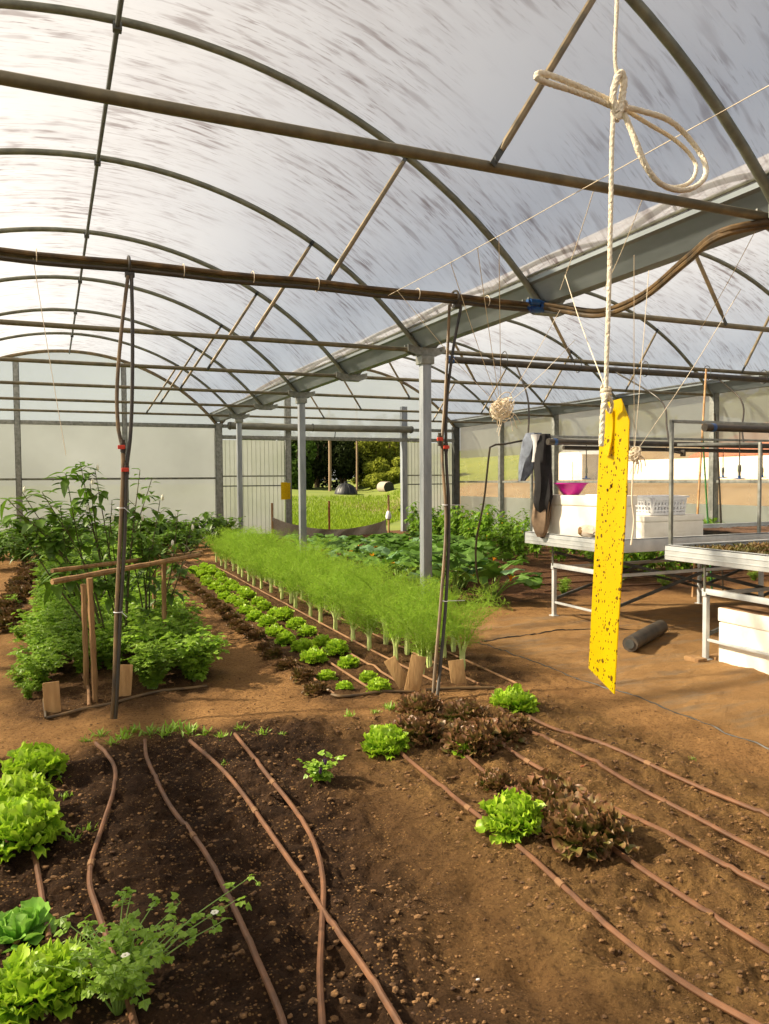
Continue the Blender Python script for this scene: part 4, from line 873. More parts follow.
# roll of black sheet under the bench, cane, pole
t = thing('sheet_roll', 'roll of black plastic sheet lying on the soil under the far bench', 'roll', (4.95, 5.55, 0))
A = at(630, 645, z=.07); B = at(661, 627, z=.07); A = np.array([A[0], A[1], .068+hz(A[0], A[1])]); B = np.array([B[0], B[1], .068+hz(B[0], B[1])])
mb = MB(); mb.tube([A, (A+B)/2, B], [.066, .070, .066], 16); obj('rolled_sheet', mb, M['mulch'], t)
mb = MB(); d = (B-A)/np.linalg.norm(B-A); mb.tube([A-d*.012, A+d*.01], [.04, .04], 12); obj('core', mb, M['dark_steel'], t); mb = MB(); mb.tube([B-d*.01, B+d*.05], [.05, .045], 12); obj('core', mb, M['dark_steel'], t)
def cane(label, a, b, r, m, name='bamboo_cane'):
    a = np.array(a, float); b = np.array(b, float); L_ = np.linalg.norm(b-a); k_ = int(L_/.22); P = []; R2 = []
    for i in range(k_+1):
        for dq, f in ((-.012, 1), (0, 1.22), (.012, 1)):
            q = i/k_+dq/L_
            if 0 <= q <= 1: P.append(a+(b-a)*q); R2.append(r*f*(1-.25*q))
    mb = MB(); mb.tube(P, R2, 8); return tag(obj(name, mb, M[m]), label, 'pole')
P0 = at(697, 522, Y=7.35); P1 = at(706, 372, Y=7.6); D = P1-P0; a0 = P0-D*(P0[2]/D[2]); a0[2] = hz(a0[0], a0[1])-.02
cane('tall bamboo cane leaning up behind the far bench, right of the basket', a0, P0+D*1.02, .016, 'bamboo')
P0 = at(708, 522, Y=7.5); P1 = at(703, 440, Y=7.55); D = P1-P0; a0 = P0-D*(P0[2]/D[2]); a0[2] = hz(a0[0], a0[1])-.02
cane('thin green pole leaning beside the bamboo cane behind the far bench', a0, P0+D*1.1, .013, 'greenpole', 'green_pole')
P0 = at(721, 522, Y=7.5); P1 = at(717, 440, Y=7.5); mb = MB(); a0 = np.array([P0[0]+.05, 7.5, hz(P0[0], 7.5)]); mb.tube(smooth_path([a0, P0, P1, P1+[-.05, 0, .35]], 20), .012, 7); tag(obj('feed_hose', mb, M['black']), 'dark hose standing up right of the green pole behind the soil trays', 'hose')

# ================================================================== DRIP HOSES
def ground_hose(pts, label, r=.0105, m='drip', lift=.8, name='drip_hose', joints=(), group=None):
    P = smooth_path(np.array([[a, b, 0] for a, b in pts]), 70)
    z = H(P[:, 0], P[:, 1]); zs = np.array([max(z[max(0, i-1):i+2]) for i in range(len(z))]); zs = np.convolve(np.pad(zs, 12, mode='edge'), np.hanning(27)[1:-1]/np.hanning(27).sum(), 'valid')
    P[:, 2] = np.maximum(zs, z-.006) + r*lift
    mb = MB(); mb.tube(P, r, 8); o = obj(name, mb, M[m]); tag(o, label, 'hose', group)
    for q in joints:
        i = int(q*(len(P)-2)); d = P[i+1]-P[i]; d /= np.linalg.norm(d); mb = MB(); mb.tube([P[i]-d*.02, P[i]+d*.02], r*1.25, 8); obj('joint', mb, M['drip_dusty'], o)
    return o
def gpx(l): return [tuple(at(x, y, z=0.01)[:2]) for x, y in l]
# dark bed, left front
ground_hose(gpx([(96, 749), (113, 768), (115, 790), (103, 825), (92, 862), (90, 890), (97, 915), (110, 955), (126, 1000), (136, 1040)]), 'brown drip hose making an S-curve beside the green lettuces at the left edge', joints=(.6,))
ground_hose(gpx([(145, 744), (147, 762), (165, 800), (202, 852), (230, 905), (256, 965), (280, 1024), (290, 1060)]), 'brown drip hose in the dark bed, second from the left edge', joints=(.5,))
ground_hose(gpx([(190, 747), (225, 777), (263, 825), (300, 876), (330, 925), (365, 975), (396, 1024), (412, 1055)]), 'brown drip hose crossing another near the bottom edge of the dark bed, longest one', joints=(.4,))
ground_hose(gpx([(235, 741), (262, 775), (295, 812), (314, 842), (323, 880), (322, 930), (320, 980), (322, 1030), (324, 1060)]), 'brown drip hose bending straight down in the dark bed, rightmost there', joints=(.3,))
ground_hose(gpx([(34, 854), (41, 890), (46, 925), (49, 950)]), 'short piece of brown drip hose between the green lettuces at far left')
# open bed, right front
ground_hose(gpx([(372, 728), (403, 757), (450, 796), (520, 852), (580, 905), (640, 950), (700, 990), (769, 1030), (800, 1048)]), 'drip hose passing under two green lettuces in the right front bed', joints=(.45, .7))
ground_hose(gpx([(430, 736), (468, 760), (500, 781), (560, 818), (620, 856), (680, 892), (740, 930), (790, 962)]), 'drip hose passing under the big red lettuce in the right front bed', joints=(.5,))
ground_hose(gpx([(455, 722), (505, 751), (560, 779), (620, 811), (680, 846), (740, 880), (790, 905)]), 'middle drip hose of the right front bed, free of lettuces', joints=(.35,))
ground_hose(gpx([(500, 712), (535, 734), (590, 762), (640, 790), (700, 820), (769, 855), (800, 870)]), 'drip hose second from the sheeted path in the right front bed', joints=(.3,))
ground_hose(gpx([(510, 706), (540, 720), (590, 741), (640, 761), (700, 787), (769, 819), (800, 832)]), 'drip hose nearest the sheeted path in the right front bed', joints=(.6,))
# lettuce and fennel bed
for i, x in enumerate((1.74, 2.02, 2.27, 2.50, 2.78, 3.08)):
    ground_hose([(x, 4.86-.04*i), (x+.01, 7), (x+.04, 10), (x+.08, 13.6)], f'straight drip hose in the lettuce bed, {ORD[i+1]} from the path', .009, 'drip_dusty')
ground_hose([(1.72, 4.86), (1.76, 4.80), (2.05, 4.77), (2.3, 4.72), (2.6, 4.66), (2.85, 4.60)], 'dusty cross hose closing the near end of the lettuce and fennel bed', .0115, 'hose_dusty')
# left bed
ground_hose(gpx([(46, 717), (80, 711), (120, 703), (160, 695), (207, 688)]), 'dusty cross hose closing the near end of the leafy green bed', .0115, 'hose_dusty')
ground_hose(gpx([(46, 717), (44, 703), (45, 694)]), 'short upturned hose end beside the left wooden board', .009, 'hose_dusty')
ground_hose(gpx([(89, 708), (88, 690), (80, 672), (73, 661), (76, 645), (79, 620)]), 'curved drip hose running into the leafy green bed between the boards', .011, 'drip_dusty')
# soil bed behind the squash
for i, y in enumerate((8.3, 8.9, 9.5, 10.1)):
    ground_hose([(5.9, y), (7.2, y+.05), (9.0, y-.02), (10.6, y)], f'brown drip hose across the bare bed behind the far bench, {ORD[i+1]} from the bench', .011, 'drip')
# edge of the ground sheet
P = smooth_path(np.array([gp(*q)[:3] for q in [(478, 642), (530, 660), (580, 678), (640, 697), (700, 722), (769, 748), (800, 760)]]), 60)
P[:, 2] = H(P[:, 0], P[:, 1])+.001+.003*vnoise(P[:, 0]*9, P[:, 1]*9)
mb = MB(); mb.tube(P, [.003+.005*abs(math.sin(i*1.7)*math.sin(i*.6)) for i in range(60)], 6); tag(obj('ground_sheet_edge', mb, M['black']), 'dark frayed edge of the buried ground sheet curving along the right path', 'ground sheet')
P = smooth_path(np.array([gp(*q)[:3] for q in [(482, 641), (520, 637), (560, 632), (600, 629)]]), 40); P[:, 2] = H(P[:, 0], P[:, 1])+.004
mb = MB(); mb.tube(P, .006, 6); tag(obj('ground_hose', mb, M['black']), 'dark hose lying across the path from the fennel towards the bench', 'hose')

# ================================================================== BOARDS, STAKES, TRELLIS
def board(label, px, py, w_, h_, tilt, yaw, lean=.15):
    c = gp(px, py); mb = MB(); R2 = np.array((Matrix.Rotation(yaw, 3, 'Z') @ Matrix.Rotation(-lean, 3, 'X') @ Matrix.Rotation(tilt, 3, 'Y')))
    mb.box(c+[-w_/2, -.008, -.03], c+[w_/2, .008, h_], .003, rot=R2, org=c); return tag(obj('wooden_board', mb, M['board']), label, 'board')
board('small upright wooden board at the near left corner of the leafy green bed', 53, 714, .10, .19, -.06, -.1)
board('small wooden board standing behind the hanging hoses in the leafy green bed', 123, 700, .11, .21, .06, -.2)
board('wooden board leaning right at the near fennel end, front of a crossed pair', 411, 696, .105, .27, .22, -.4)
board('wooden board leaning left at the near fennel end, rear of a crossed pair', 405, 692, .09, .22, -.52, -.4)
board('small wooden board standing right of the fennel, behind the hanging hoses', 459, 688, .11, .17, -.12, -.4)
tr = thing('stake_trellis', 'low trellis of four wooden stakes and two rails above the leafy green bed', 'trellis', (.5, 6.2, 0))
def stake(a, b, r, name, k=.8):
    a = np.array(a, float); b = np.array(b, float); mb = MB(); P = [a+(b-a)*q+np.array([.003*math.sin(q*5), .003*math.cos(q*4), 0]) for q in np.linspace(0, 1, 14)]; mb.tube(P, [r*(1+.12*math.sin(i*2.1)) for i in range(14)], 7); obj(name, mb, M['wood'], tr)
for (bx_, by_), (tx, ty_) in (((86, 690), (84, 584)), ((95, 702), (90, 578)), ((154, 640), (154, 570)), ((164, 664), (164, 562))):
    b = gp(bx_, by_); t_ = at(tx, ty_, Y=b[1]); stake(b-[0, 0, .08], t_, .020, 'stake')
stake(at(52, 582, Y=5.75), at(200, 555, Y=6.55), .021, 'rail'); stake(at(52, 571, Y=6.1), at(202, 552, Y=7.45), .017, 'rail')
for a, b in (((108, 640), (90, 590)),): pass

# ================================================================== PLANTS
def frame_of(d, up=(0, 0, 1)):
    d = np.asarray(d, float); d = d/np.linalg.norm(d); x = np.cross(d, up); 
    if np.linalg.norm(x) < 1e-3: x = np.cross(d, [1, 0, 0])
    x /= np.linalg.norm(x); return d, x, np.cross(x, d)
def ruffle_leaf(mb, base, d, L, W, ruf, curl, r_, nl=6, nw=8, shape=None, freq=9, cup=.25):
    """a leaf whose margin waves up and down all the way round"""
    d, x, n = frame_of(d); ph = r_.random(3)*6.28
    u = np.linspace(0, 1, nl+1)[:, None]; v = np.linspace(-1, 1, nw+1)[None, :]
    wid = W*(np.interp(u, [0, .25, .6, .85, 1], shape or [.18, .45, .92, 1.08, .86]))
    th = np.arctan2(v*.9, u-.42)
    m = np.clip(np.maximum(np.abs(v)**2*np.clip(u*1.6, 0, 1), np.clip((u-.55)/.45, 0, 1)**1.5), 0, 1)
    wave = np.sin(freq*th+ph[0])+.45*np.sin(freq*1.7*th+ph[1])
    z = -curl*L*u**2 + cup*W*v**2 + ruf*m*wave
    lu = L*u*(1-.12*v**2*(u > .9)) + ruf*.7*m*np.cos(freq*th+ph[2])
    P = np.asarray(base)+lu[..., None]*d + (wid*v+ruf*.5*m*np.sin(freq*1.3*th+ph[2])*np.sign(v))[..., None]*x + z[..., None]*n
    mb.grid(P, np.broadcast_to(np.clip((u*.75+.25*np.abs(v)*u)**1.6, 0, 1), (nl+1, nw+1)))
def lettuce_mesh(name, seed, m, R=.125, Ht=.12, nleaf=46, ruf=.016, frill=9, lw=.36, k3=.3):
    r_ = np.random.default_rng(seed); mb = MB()
    for i in range(nleaf):
        q = (i+.5)/nleaf; az = i*2.39996+r_.normal()*.25; tilt = (6+80*q**.75+r_.normal()*7)*PI/180
        L = R*(.92+.16*q)*(.85+.28*r_.random()); L *= (Ht/R*math.cos(tilt)**2+math.sin(tilt)**2); W = R*lw*(.8+.4*r_.random())
        d = np.array([math.sin(tilt)*math.cos(az), math.sin(tilt)*math.sin(az), math.cos(tilt)])
        base = np.array([.008*math.cos(az), .008*math.sin(az), .006])+d*L*k3*(.5+.5*r_.random())*q**.3; L *= (1-k3*.7)*(1-.3*q**5)
        ruffle_leaf(mb, base, d, L, W, ruf*(.7+.6*r_.random()), -.38+.42*q+.15*r_.normal(), r_, freq=frill)
    return mesh_of(name, mb, M[m])
gm = [lettuce_mesh('green_lettuce', s_, 'lettuce', R=.128, Ht=.150, nleaf=170, ruf=.011, frill=6, lw=.24, k3=.6) for s_ in (1, 2, 3)]
rm = [lettuce_mesh('red_lettuce', s_, 'redlett', R=.145, Ht=.155, nleaf=210, ruf=.010, frill=5, lw=.17, k3=.75) for s_ in (11, 12, 13)]
dm = [lettuce_mesh('dark_red_lettuce', s_, 'darkred', R=.13, Ht=.12, nleaf=110, ruf=.010, frill=5, lw=.19, k3=.7) for s_ in (21, 22)]
bm_ = [lettuce_mesh('butter_lettuce', 31, 'butter', R=.135, Ht=.12, nleaf=30, ruf=.008, frill=4, lw=.42)]
def put(name, me, x, y, s_, label, cat, group=None, rz=None, dz=0):
    o = bpy.data.objects.new(name, me); COL.objects.link(o); o.location = (x, y, hz(x, y)+dz-.006); o.rotation_euler = (rnd.uniform(-.06, .06), rnd.uniform(-.06, .06), rnd.random()*6.28 if rz is None else rz)
    o.scale = (s_, s_, s_*1.0) if np.isscalar(s_) else s_
    return tag(o, label, cat, group)
# front bed (individually placed)
def putpx(name, me, px, py, s_, label, cat='lettuce', group=None): P = gp(px, py); return put(name, me, P[0], P[1], s_, label, cat, group)
putpx('green_lettuce', gm[0], 387, 752, 1.0, 'round bright green lettuce standing alone left of the red clump', group='lettuces of the right front bed')
putpx('green_lettuce', gm[1], 512, 836, .98, 'round bright green lettuce touching the left side of the big red lettuce', group='lettuces of the right front bed')
putpx('green_lettuce', gm[2], 514, 709, 1.08, 'bright green lettuce beside the sheeted path, behind the clump of red lettuces', group='lettuces of the right front bed')
for px, py, s_, l in [(584, 845, 1.18, 'big red-brown lettuce nearest the camera, right of the round green one'), (549, 808, 1.10, 'red-brown lettuce directly behind the big one, beside the round green one'),
    (495, 782, .62, 'small dark red lettuce alone in front of the red clump'), (471, 752, 1.05, 'front red lettuce of the clump behind the small dark one'), (497, 742, 1.0, 'red lettuce of the clump just below the green lettuce by the path'),
    (463, 723, .95, 'rear red lettuce of the clump, left of the green lettuce by the path'), (418, 742, 1.0, 'red lettuce touching the right side of the lone green one'), (420, 716, .95, 'small red lettuce behind the lone green one, below the hanging hoses'), (510, 729, .85, 'red lettuce at the foot of the green lettuce by the path')]:
    putpx('red_lettuce', rm[int(px) % 3], px, py, s_, l, group='red lettuces of the right front bed')
putpx('lettuce_seedling', gm[1], 463, 757, .42, 'tiny pale green lettuce at the left foot of the red clump')
# left edge lettuces
putpx('green_lettuce', gm[1], 36, 778, 1.15, 'bright green lettuce at the far end of the row along the left edge', group='green lettuces at the left edge')
putpx('green_lettuce', gm[2], 16, 818, 1.15, 'middle bright green lettuce of the trio at the left edge', group='green lettuces at the left edge')
putpx('green_lettuce', gm[0], 22, 850, 1.22, 'bright green lettuce above the short hose piece at the left edge', group='green lettuces at the left edge')
putpx('butter_lettuce', bm_[0], 20, 945, .85, 'smooth broad-leaved lettuce beside the short hose piece at the left edge')
putpx('green_lettuce', gm[2], 38, 1005, 1.02, 'largest curly green lettuce in the bottom left corner', group='green lettuces at the left edge')
# rows beside the fennel
rowA = [(1.86, 4.98, .5), (1.87, 5.40, .62)] + [(1.92+.012*i+.02*math.sin(i*2), 5.84+.43*i, .76) for i in range(17)]
rowB = [(2.06, 4.84, .62), (2.13, 5.20, .55), (2.13, 5.62, .66)] + [(2.19+.01*i+.02*math.sin(i*3), 6.05+.43*i, .76) for i in range(17)]
for rn, row in (('next to the red row', rowA), ('next to the fennel', rowB)):
    for i, (x, y, s_) in enumerate(row):
        put('green_lettuce', gm[i % 3], x, y, s_*(.93+.14*rnd.random()), f'green lettuce in the row {rn}, {ORD[i+1]} from the near end', 'lettuce', 'green lettuces beside the fennel')
for i in range(21):
    y = 5.0+.39*i; put('dark_red_lettuce', dm[i % 2], 1.66+.008*i+.02*math.sin(i*1.7), y, .66+.18*rnd.random(), f'dark red lettuce along the brown path, {ORD[i+1]} from the near end', 'lettuce', 'dark red lettuces along the path')
for i in range(10):
    y = 8.6+.62*i; put('dark_red_lettuce', dm[i % 2], -.50+.018*i+.06*math.sin(i*2), y, 1.3, f'dark purple leafy plant at the far left edge, {ORD[i+1]} from the camera', 'leafy plant', 'dark purple plants at the left edge')

# fennel
def fennel_meshes(seed, Hh=.54):
    r_ = np.random.default_rng(seed); st = MB(); fr = MB(); Q = []
    ns = 8
    for i in range(ns):
        az = i*2*PI/ns+r_.normal()*.3; lean = .06+.22*r_.random()+.07*(i % 2); L = Hh*(.62+.5*r_.random())
        d0 = np.array([math.cos(az), math.sin(az), 0]); a = d0*.013
        P = [a*.5, a+[0, 0, .045], a*.9+[0, 0, .12], a*.9+d0*(lean*.12)+[0, 0, L*.45], d0*(lean*.55)+[0, 0, L*.78], d0*(lean*1.2)+[0, 0, L]]
        P = smooth_path(P, 14); st.tube(P[:6], np.linspace(.012, .0045, 6), 6); fr.tube(P[5:], np.linspace(.0042, .001, 9), 4)
        for k_ in range(24):          # feathery side branches
            q = .33+.67*k_/23; j = min(int(q*13), 12); c = P[j]+(P[j+1]-P[j])*(q*13-j); aa = az+k_*2.4+r_.normal()*.5
            bl = (.15*(1.2-abs(q-.7)))*(.7+.6*r_.random()); bd = np.array([math.cos(aa)*.8, math.sin(aa)*.8, .25+.5*r_.random()]); bd /= np.linalg.norm(bd); nb = 14
            for h in range(nb):
                f = h/nb; s0 = c+bd*bl*f-np.array([0, 0, .03])*f*f; e = r_.normal(size=3)*.7+bd*.7+[0, 0, .05]; e /= np.linalg.norm(e); l = .045*(1.15-.6*f)*(.6+.8*r_.random()); sd_ = np.cross(e, r_.normal(size=3)); sd_ /= np.linalg.norm(sd_); w_ = .0012
                Q.append([s0-sd_*w_, s0+sd_*w_, s0+e*l+sd_*w_*.5, s0+e*l-sd_*w_*.5])
    fr.quads(np.array(Q))
    return mesh_of('stalks', st, M['fennel_base']), mesh_of('fronds', fr, M['fennel'], smooth=False)
fm = [fennel_meshes(s_) for s_ in (41, 42, 43)]
def fennel_plant(i, x, y, s_, label, group):
    t = thing('fennel_plant', label, 'fennel', (0, 0, 0), group)
    a = bpy.data.objects.new('stalks', fm[i % 3][0]); b = bpy.data.objects.new('fronds', fm[i % 3][1])
    for o in (a, b): COL.objects.link(o); o.parent = t
    a['label'] = 'pale white-green stalk base'
    t.location = (x, y, hz(x, y)-.004); t.rotation_euler = (0, 0, rnd.random()*6.28); t.scale = (s_, s_, s_)
fi = 0
for r0, (x0, nm) in enumerate(((2.50, 'row nearest the green lettuces'), (2.73, 'second row from the lettuces'), (2.95, 'third row from the lettuces'), (3.15, 'row farthest from the lettuces'))):
    for i in range(20):
        y = 5.16+.46*i+.2*(r0 % 2)+rnd.uniform(-.05, .05)
        if r0 == 3 and i < 1: continue
        fennel_plant(fi, x0+rnd.uniform(-.04, .04)+.012*i, y, .92+.25*rnd.random(), f'feathery fennel, {nm}, {ORD[i+1]} from the near end', 'fennel plants in rows'); fi += 1

# parsley / celery bed: lobed leaflets on thin stems
def fan_leaf(Q, c, d, up, s_, r_):
    d, x, n = frame_of(d, up)
    for a, l in ((-.85, .8), (0, 1.0), (.85, .8)):
        dd = math.cos(a)*d+math.sin(a)*x; ss = np.cross(n, dd); m_ = c+dd*s_*l*.6+n*s_*.08*r_.normal()
        Q.append([c, m_+ss*s_*.34, c+dd*s_*l-n*s_*.18, m_-ss*s_*.34])
def parsley_meshes(seed, R=.2, Hh=.34, n=30, ls=.042):
    r_ = np.random.default_rng(seed); st = MB(); Q = []
    for i in range(n):
        az = r_.random()*2*PI; lean = R*math.sqrt(r_.random()); L = Hh*(.55+.55*r_.random()); d0 = np.array([math.cos(az), math.sin(az), 0])
        P = smooth_path([d0*.02, d0*lean*.35+[0, 0, L*.55], d0*lean+[0, 0, L]], 6); st.tube(P, [.0032, .0030, .0028, .0024, .002, .0015], 4, cap=False)
        for k_ in range(10):
            j = 5 if k_ < 3 else 1+k_ % 4; aa = az+k_*2.2+r_.normal()*.4; dd = np.array([math.cos(aa), math.sin(aa), .35*r_.normal()+.15]); c = P[j]+dd*.035*r_.random()
            fan_leaf(Q, c, dd, (0, 0, 1), ls*(.75+.6*r_.random()), r_)
    lf = MB(); lf.quads(np.array(Q)); return mesh_of('stems', st, M['parsley_stem']), mesh_of('leaves', lf, M['parsley'], smooth=False)
pms = [parsley_meshes(s_, n=38) for s_ in (51, 52, 53)]
def leafy(name, ms, x, y, s_, label, cat, group=None, rot=None):
    t = thing(name, label, cat, (x, y, hz(x, y)-.004), group)
    for nm, me in zip(('stems', 'leaves'), ms): o = bpy.data.objects.new(nm, me); COL.objects.link(o); o.parent = t
    t.rotation_euler = (0, 0, rnd.random()*6.28 if rot is None else rot); t.scale = (s_, s_, s_); return t
pc = 0
for iy in range(27):
    y = 5.62+.33*iy
    for ix in range(5):
        x = -.12+.27*ix+rnd.uniform(-.07, .07)+.008*iy; yy = y+rnd.uniform(-.09, .09)
        if iy < 2 and 1 <= ix <= 2: continue                # bare patch around the stakes
        if iy == 0 and ix == 0: continue
        leafy('parsley_plant', pms[pc % 3], x, yy, .78+.3*rnd.random()+(.08 if ix > 2 else 0), 'bushy leafy green parsley clump in the dense bed left of the brown path', 'herb', 'parsley clumps of the dense left bed'); pc += 1
for px, py, s_, l in ((95, 672, .6, 'small leafy clump at the foot of the left trellis stakes'), (150, 690, .9, 'leafy clump spilling over the cross hose of the left bed'), (190, 683, .8, 'leafy clump at the near right corner of the left bed'), (20, 685, .45, 'small seedling clump in the path at the far left'), (28, 700, .35, 'tiny weed below the left bed corner'), (20, 640, .45, 'small weed clump on the path at the left edge'), (12, 610, .5, 'weed clump at the left edge farther up the path')):
    P = gp(px, py); leafy('parsley_plant', pms[int(px) % 3], P[0], P[1], s_, l, 'herb')
# big coriander plant bottom left
def coriander():
    r_ = np.random.default_rng(77); st = MB(); Q = []
    for i in range(34):
        az = r_.random()*2*PI; lean = .05+.20*r_.random(); L = .12+.20*r_.random(); d0 = np.array([math.cos(az), math.sin(az), 0])
        if i < 3: lean, L, d0 = .36+.06*i, .17+.03*i, np.array([.95, .2+.1*i, 0])
        P = smooth_path([d0*.01, d0*lean*.4+[0, 0, L*.7], d0*lean+[0, 0, L]], 9); st.tube(P, np.linspace(.0036, .0012, 9), 5, cap=False)
        for k_ in range(16):
            j = 4+k_ % 5; aa = az+k_*2.4; dd = np.array([math.cos(aa), math.sin(aa), .4*r_.normal()]); c = P[j]+dd*.03*r_.random(); st.tube([P[j], c], .0009, 3, cap=False); fan_leaf(Q, c, dd, (0, 0, 1), .024*(.7+.6*r_.random()), r_)
    lf = MB(); lf.quads(np.array(Q)); return mesh_of('stems', st, M['parsley_stem']), mesh_of('leaves', lf, M['parsley'], smooth=False)
P = gp(118, 1008); ct = leafy('coriander_plant', coriander(), P[0], P[1], .95, 'sprawling green coriander plant covering a drip hose at the bottom left', 'herb', rot=0)
mb = MB(); r_ = np.random.default_rng(8)
for q in ((.02, -.06, .21), (.30, .04, .22)):
    for k_ in range(6): a = k_*PI/3; mb.ball((q[0]+.008*math.cos(a), q[1]+.008*math.sin(a), q[2]), (.006, .006, .003), 1)
o = bpy.data.objects.new('flower', mesh_of('flower', mb, M['flower_white'])); COL.objects.link(o); o.parent = ct
# viola
P = gp(321, 788); vt = leafy('viola_plant', parsley_meshes(61, R=.07, Hh=.09, n=12, ls=.028), P[0], P[1], 1.0, 'small low plant with dark violet flowers alone on the brown soil', 'flower')
for q in ((.01, .03, .10), (-.04, .0, .08), (.05, .02, .07)):
    mb = MB(); 
    for k_ in range(5): a = k_*2*PI/5; mb.ball((q[0]+.009*math.cos(a), q[1], q[2]+.009*math.sin(a)), (.009, .004, .009), 1)
    o = bpy.data.objects.new('flower', mesh_of('flower', mb, M['violet'])); COL.objects.link(o); o.parent = vt
# weeds at the head of the dark bed and elsewhere
def weed_mesh(seed):
    r_ = np.random.default_rng(seed); Q = []
    for i in range(26):
        az = r_.random()*6.28; t_ = .2+.9*r_.random(); L = .05+.08*r_.random(); d = np.array([math.cos(az)*math.sin(t_), math.sin(az)*math.sin(t_), math.cos(t_)]); x = np.array([-math.sin(az), math.cos(az), 0]); b = r_.normal(size=3)*[.03, .03, 0]
        w_ = .006 if i % 2 else .011; Q.append([b, b+d*L*.5+x*w_, b+d*L-[0, 0, .015], b+d*L*.5-x*w_])
    mb = MB(); mb.quads(np.array(Q)); return mesh_of('weed_tuft', mb, M['parsley'], smooth=False)
wm = [weed_mesh(s_) for s_ in (1, 2, 3)]
wl = [(100, 737, 1.0), (122, 741, 1.2), (133, 733, .9), (150, 738, 1.2), (165, 741, 1.1), (176, 735, 1.3), (190, 740, 1.2), (205, 738, .9), (222, 744, .8), (240, 738, .7), (264, 742, .7), (282, 744, .5), (86, 743, .7), (112, 752, .8), (65, 795, .6), (72, 840, .8), (85, 828, .6), (60, 960, .7), (75, 955, .8), (225, 770, .4), (390, 712, 1.0), (402, 709, .8), (350, 720, .7), (375, 716, .6), (600, 800, .5), (625, 815, .4), (692, 757, .4), (574, 755, .4)]
for i, (px, py, s_) in enumerate(wl):
    reg = 'at the head of the dark left bed' if i < 14 else 'between the lettuces of the left bed' if i < 20 else 'just behind the lone green lettuce' if i < 24 else 'in the right front bed'
    P = gp(px, py); k_ = [j for j in range(len(wl)) if (0 if j < 14 else 1 if j < 20 else 2 if j < 24 else 3) == (0 if i < 14 else 1 if i < 20 else 2 if i < 24 else 3)]
    q = sorted(k_, key=lambda j: wl[j][0]).index(i)+1
    put('weed_tuft', wm[i % 3], P[0], P[1], s_*.7, f'small green weed tuft {reg}, {ORD[q]} from the left', 'weed', 'weed tufts '+reg)

# pepper shrubs with large pointed leaves
def blade(mb, c, d, L, W, r_, droop=.35, up=(0, 0, 1)):
    d, x, n = frame_of(d, up); u = np.linspace(0, 1, 6)[:, None]; v = np.array([-1, -.5, 0, .5, 1])[None, :]
    wid = W*np.interp(u, [0, .12, .4, .75, 1], [.06, .5, 1, .6, .0]); z = -droop*L*u**2+.28*wid*np.abs(v)
    P = np.asarray(c)+(L*u+0*v)[..., None]*d+(wid*v)[..., None]*x+z[..., None]*n; mb.grid(P)
def pepper(label, base, tips, seed, leafL=.13, group='tall pepper shrubs over the left bed', name='pepper_plant', dens=1.0, fl=True):
    r_ = np.random.default_rng(seed); base = np.array(base); t = thing(name, label, 'shrub', tuple(base), group)
    st = MB(); lf = MB(); fw = MB()
    for tip in tips:
        tip = np.array(tip); mid = base+(tip-base)*.5+np.append(r_.normal(size=2)*.06, .08)
        P = smooth_path([base, mid, tip], 26); st.tube(P, np.linspace(.010, .003, 26), 6)
        for k_ in range(int(8*dens)):
            j = int(9+16*r_.random()**.8); c0 = P[min(j, 25)]; az = r_.random()*6.28; tw = np.array([math.cos(az), math.sin(az), .25+.4*r_.random()]); l = .05+.16*r_.random(); c1 = c0+tw*l*.8
            st.tube([c0, (c0+c1)/2+[0, 0, .01], c1], [.003, .0025, .0015], 4)
            for h in range(3):
                a2 = az+r_.normal()*1.2; d = np.array([math.cos(a2), math.sin(a2), .35*r_.normal()]); cc = c0+(c1-c0)*(.45+.27*h); blade(lf, cc, d, leafL*(.6+.6*r_.random()), leafL*.25*(.7+.5*r_.random()), r_, .3+.3*r_.random())
        for h in range(5):
            a2 = r_.random()*6.28; d = np.array([math.cos(a2), math.sin(a2), .5*r_.random()]); blade(lf, tip-[0, 0, .04*h], d, leafL*(.5+.5*r_.random()), leafL*.22, r_, .3)
        if fl and r_.random() < .4: fw.ball(tip+[.02, -.02, .02], (.014, .014, .03), 1, .3)
    obj('stems', st, M['stem'], t); obj('leaves', lf, M['pepper'], t)
    if fw.v: obj('flower', fw, M['flower_white'], t, label='pale blossom')
    return t
g0 = gp(110, 655)
pepper('tall pepper shrub leaning left, with dark stems rising from the trellis', [g0[0], 6.75, hz(g0[0], 6.75)], [at(8, 500, Y=6.7), at(22, 492, Y=6.9), at(42, 492, Y=6.6), at(35, 530, Y=6.6), at(66, 474, Y=6.8), at(60, 505, Y=6.6), at(14, 520, Y=6.7)], 3, .17)
pepper('tall pepper shrub with a long branch reaching up beside the hanging hoses', [g0[0]+.12, 6.9, hz(g0[0], 6.9)], [at(80, 462, Y=6.9), at(95, 470, Y=6.9), at(90, 484, Y=6.8), at(112, 500, Y=6.8), at(140, 470, Y=6.9), at(152, 478, Y=6.9), at(110, 520, Y=6.8), at(85, 510, Y=6.8)], 4, .125)
pepper('drooping pepper shrub above the right trellis stakes', [g0[0]+.35, 7.1, hz(g0[0]+.35, 7.1)], [at(160, 500, Y=7.0), at(178, 512, Y=7.0), at(190, 530, Y=6.9), at(140, 520, Y=6.8), at(150, 548, Y=6.7), at(128, 535, Y=6.8), at(170, 545, Y=6.8), at(196, 545, Y=7.2)], 5, .125)
pepper('leafy pepper shrub behind the trellis, in front of the end wall', [.3, 8.6, hz(.3, 8.6)], [at(75, 520, Y=8.6), at(95, 530, Y=8.6), at(115, 525, Y=8.6), at(50, 530, Y=8.6), at(135, 535, Y=8.6), at(60, 545, Y=8.5)], 6, .15)
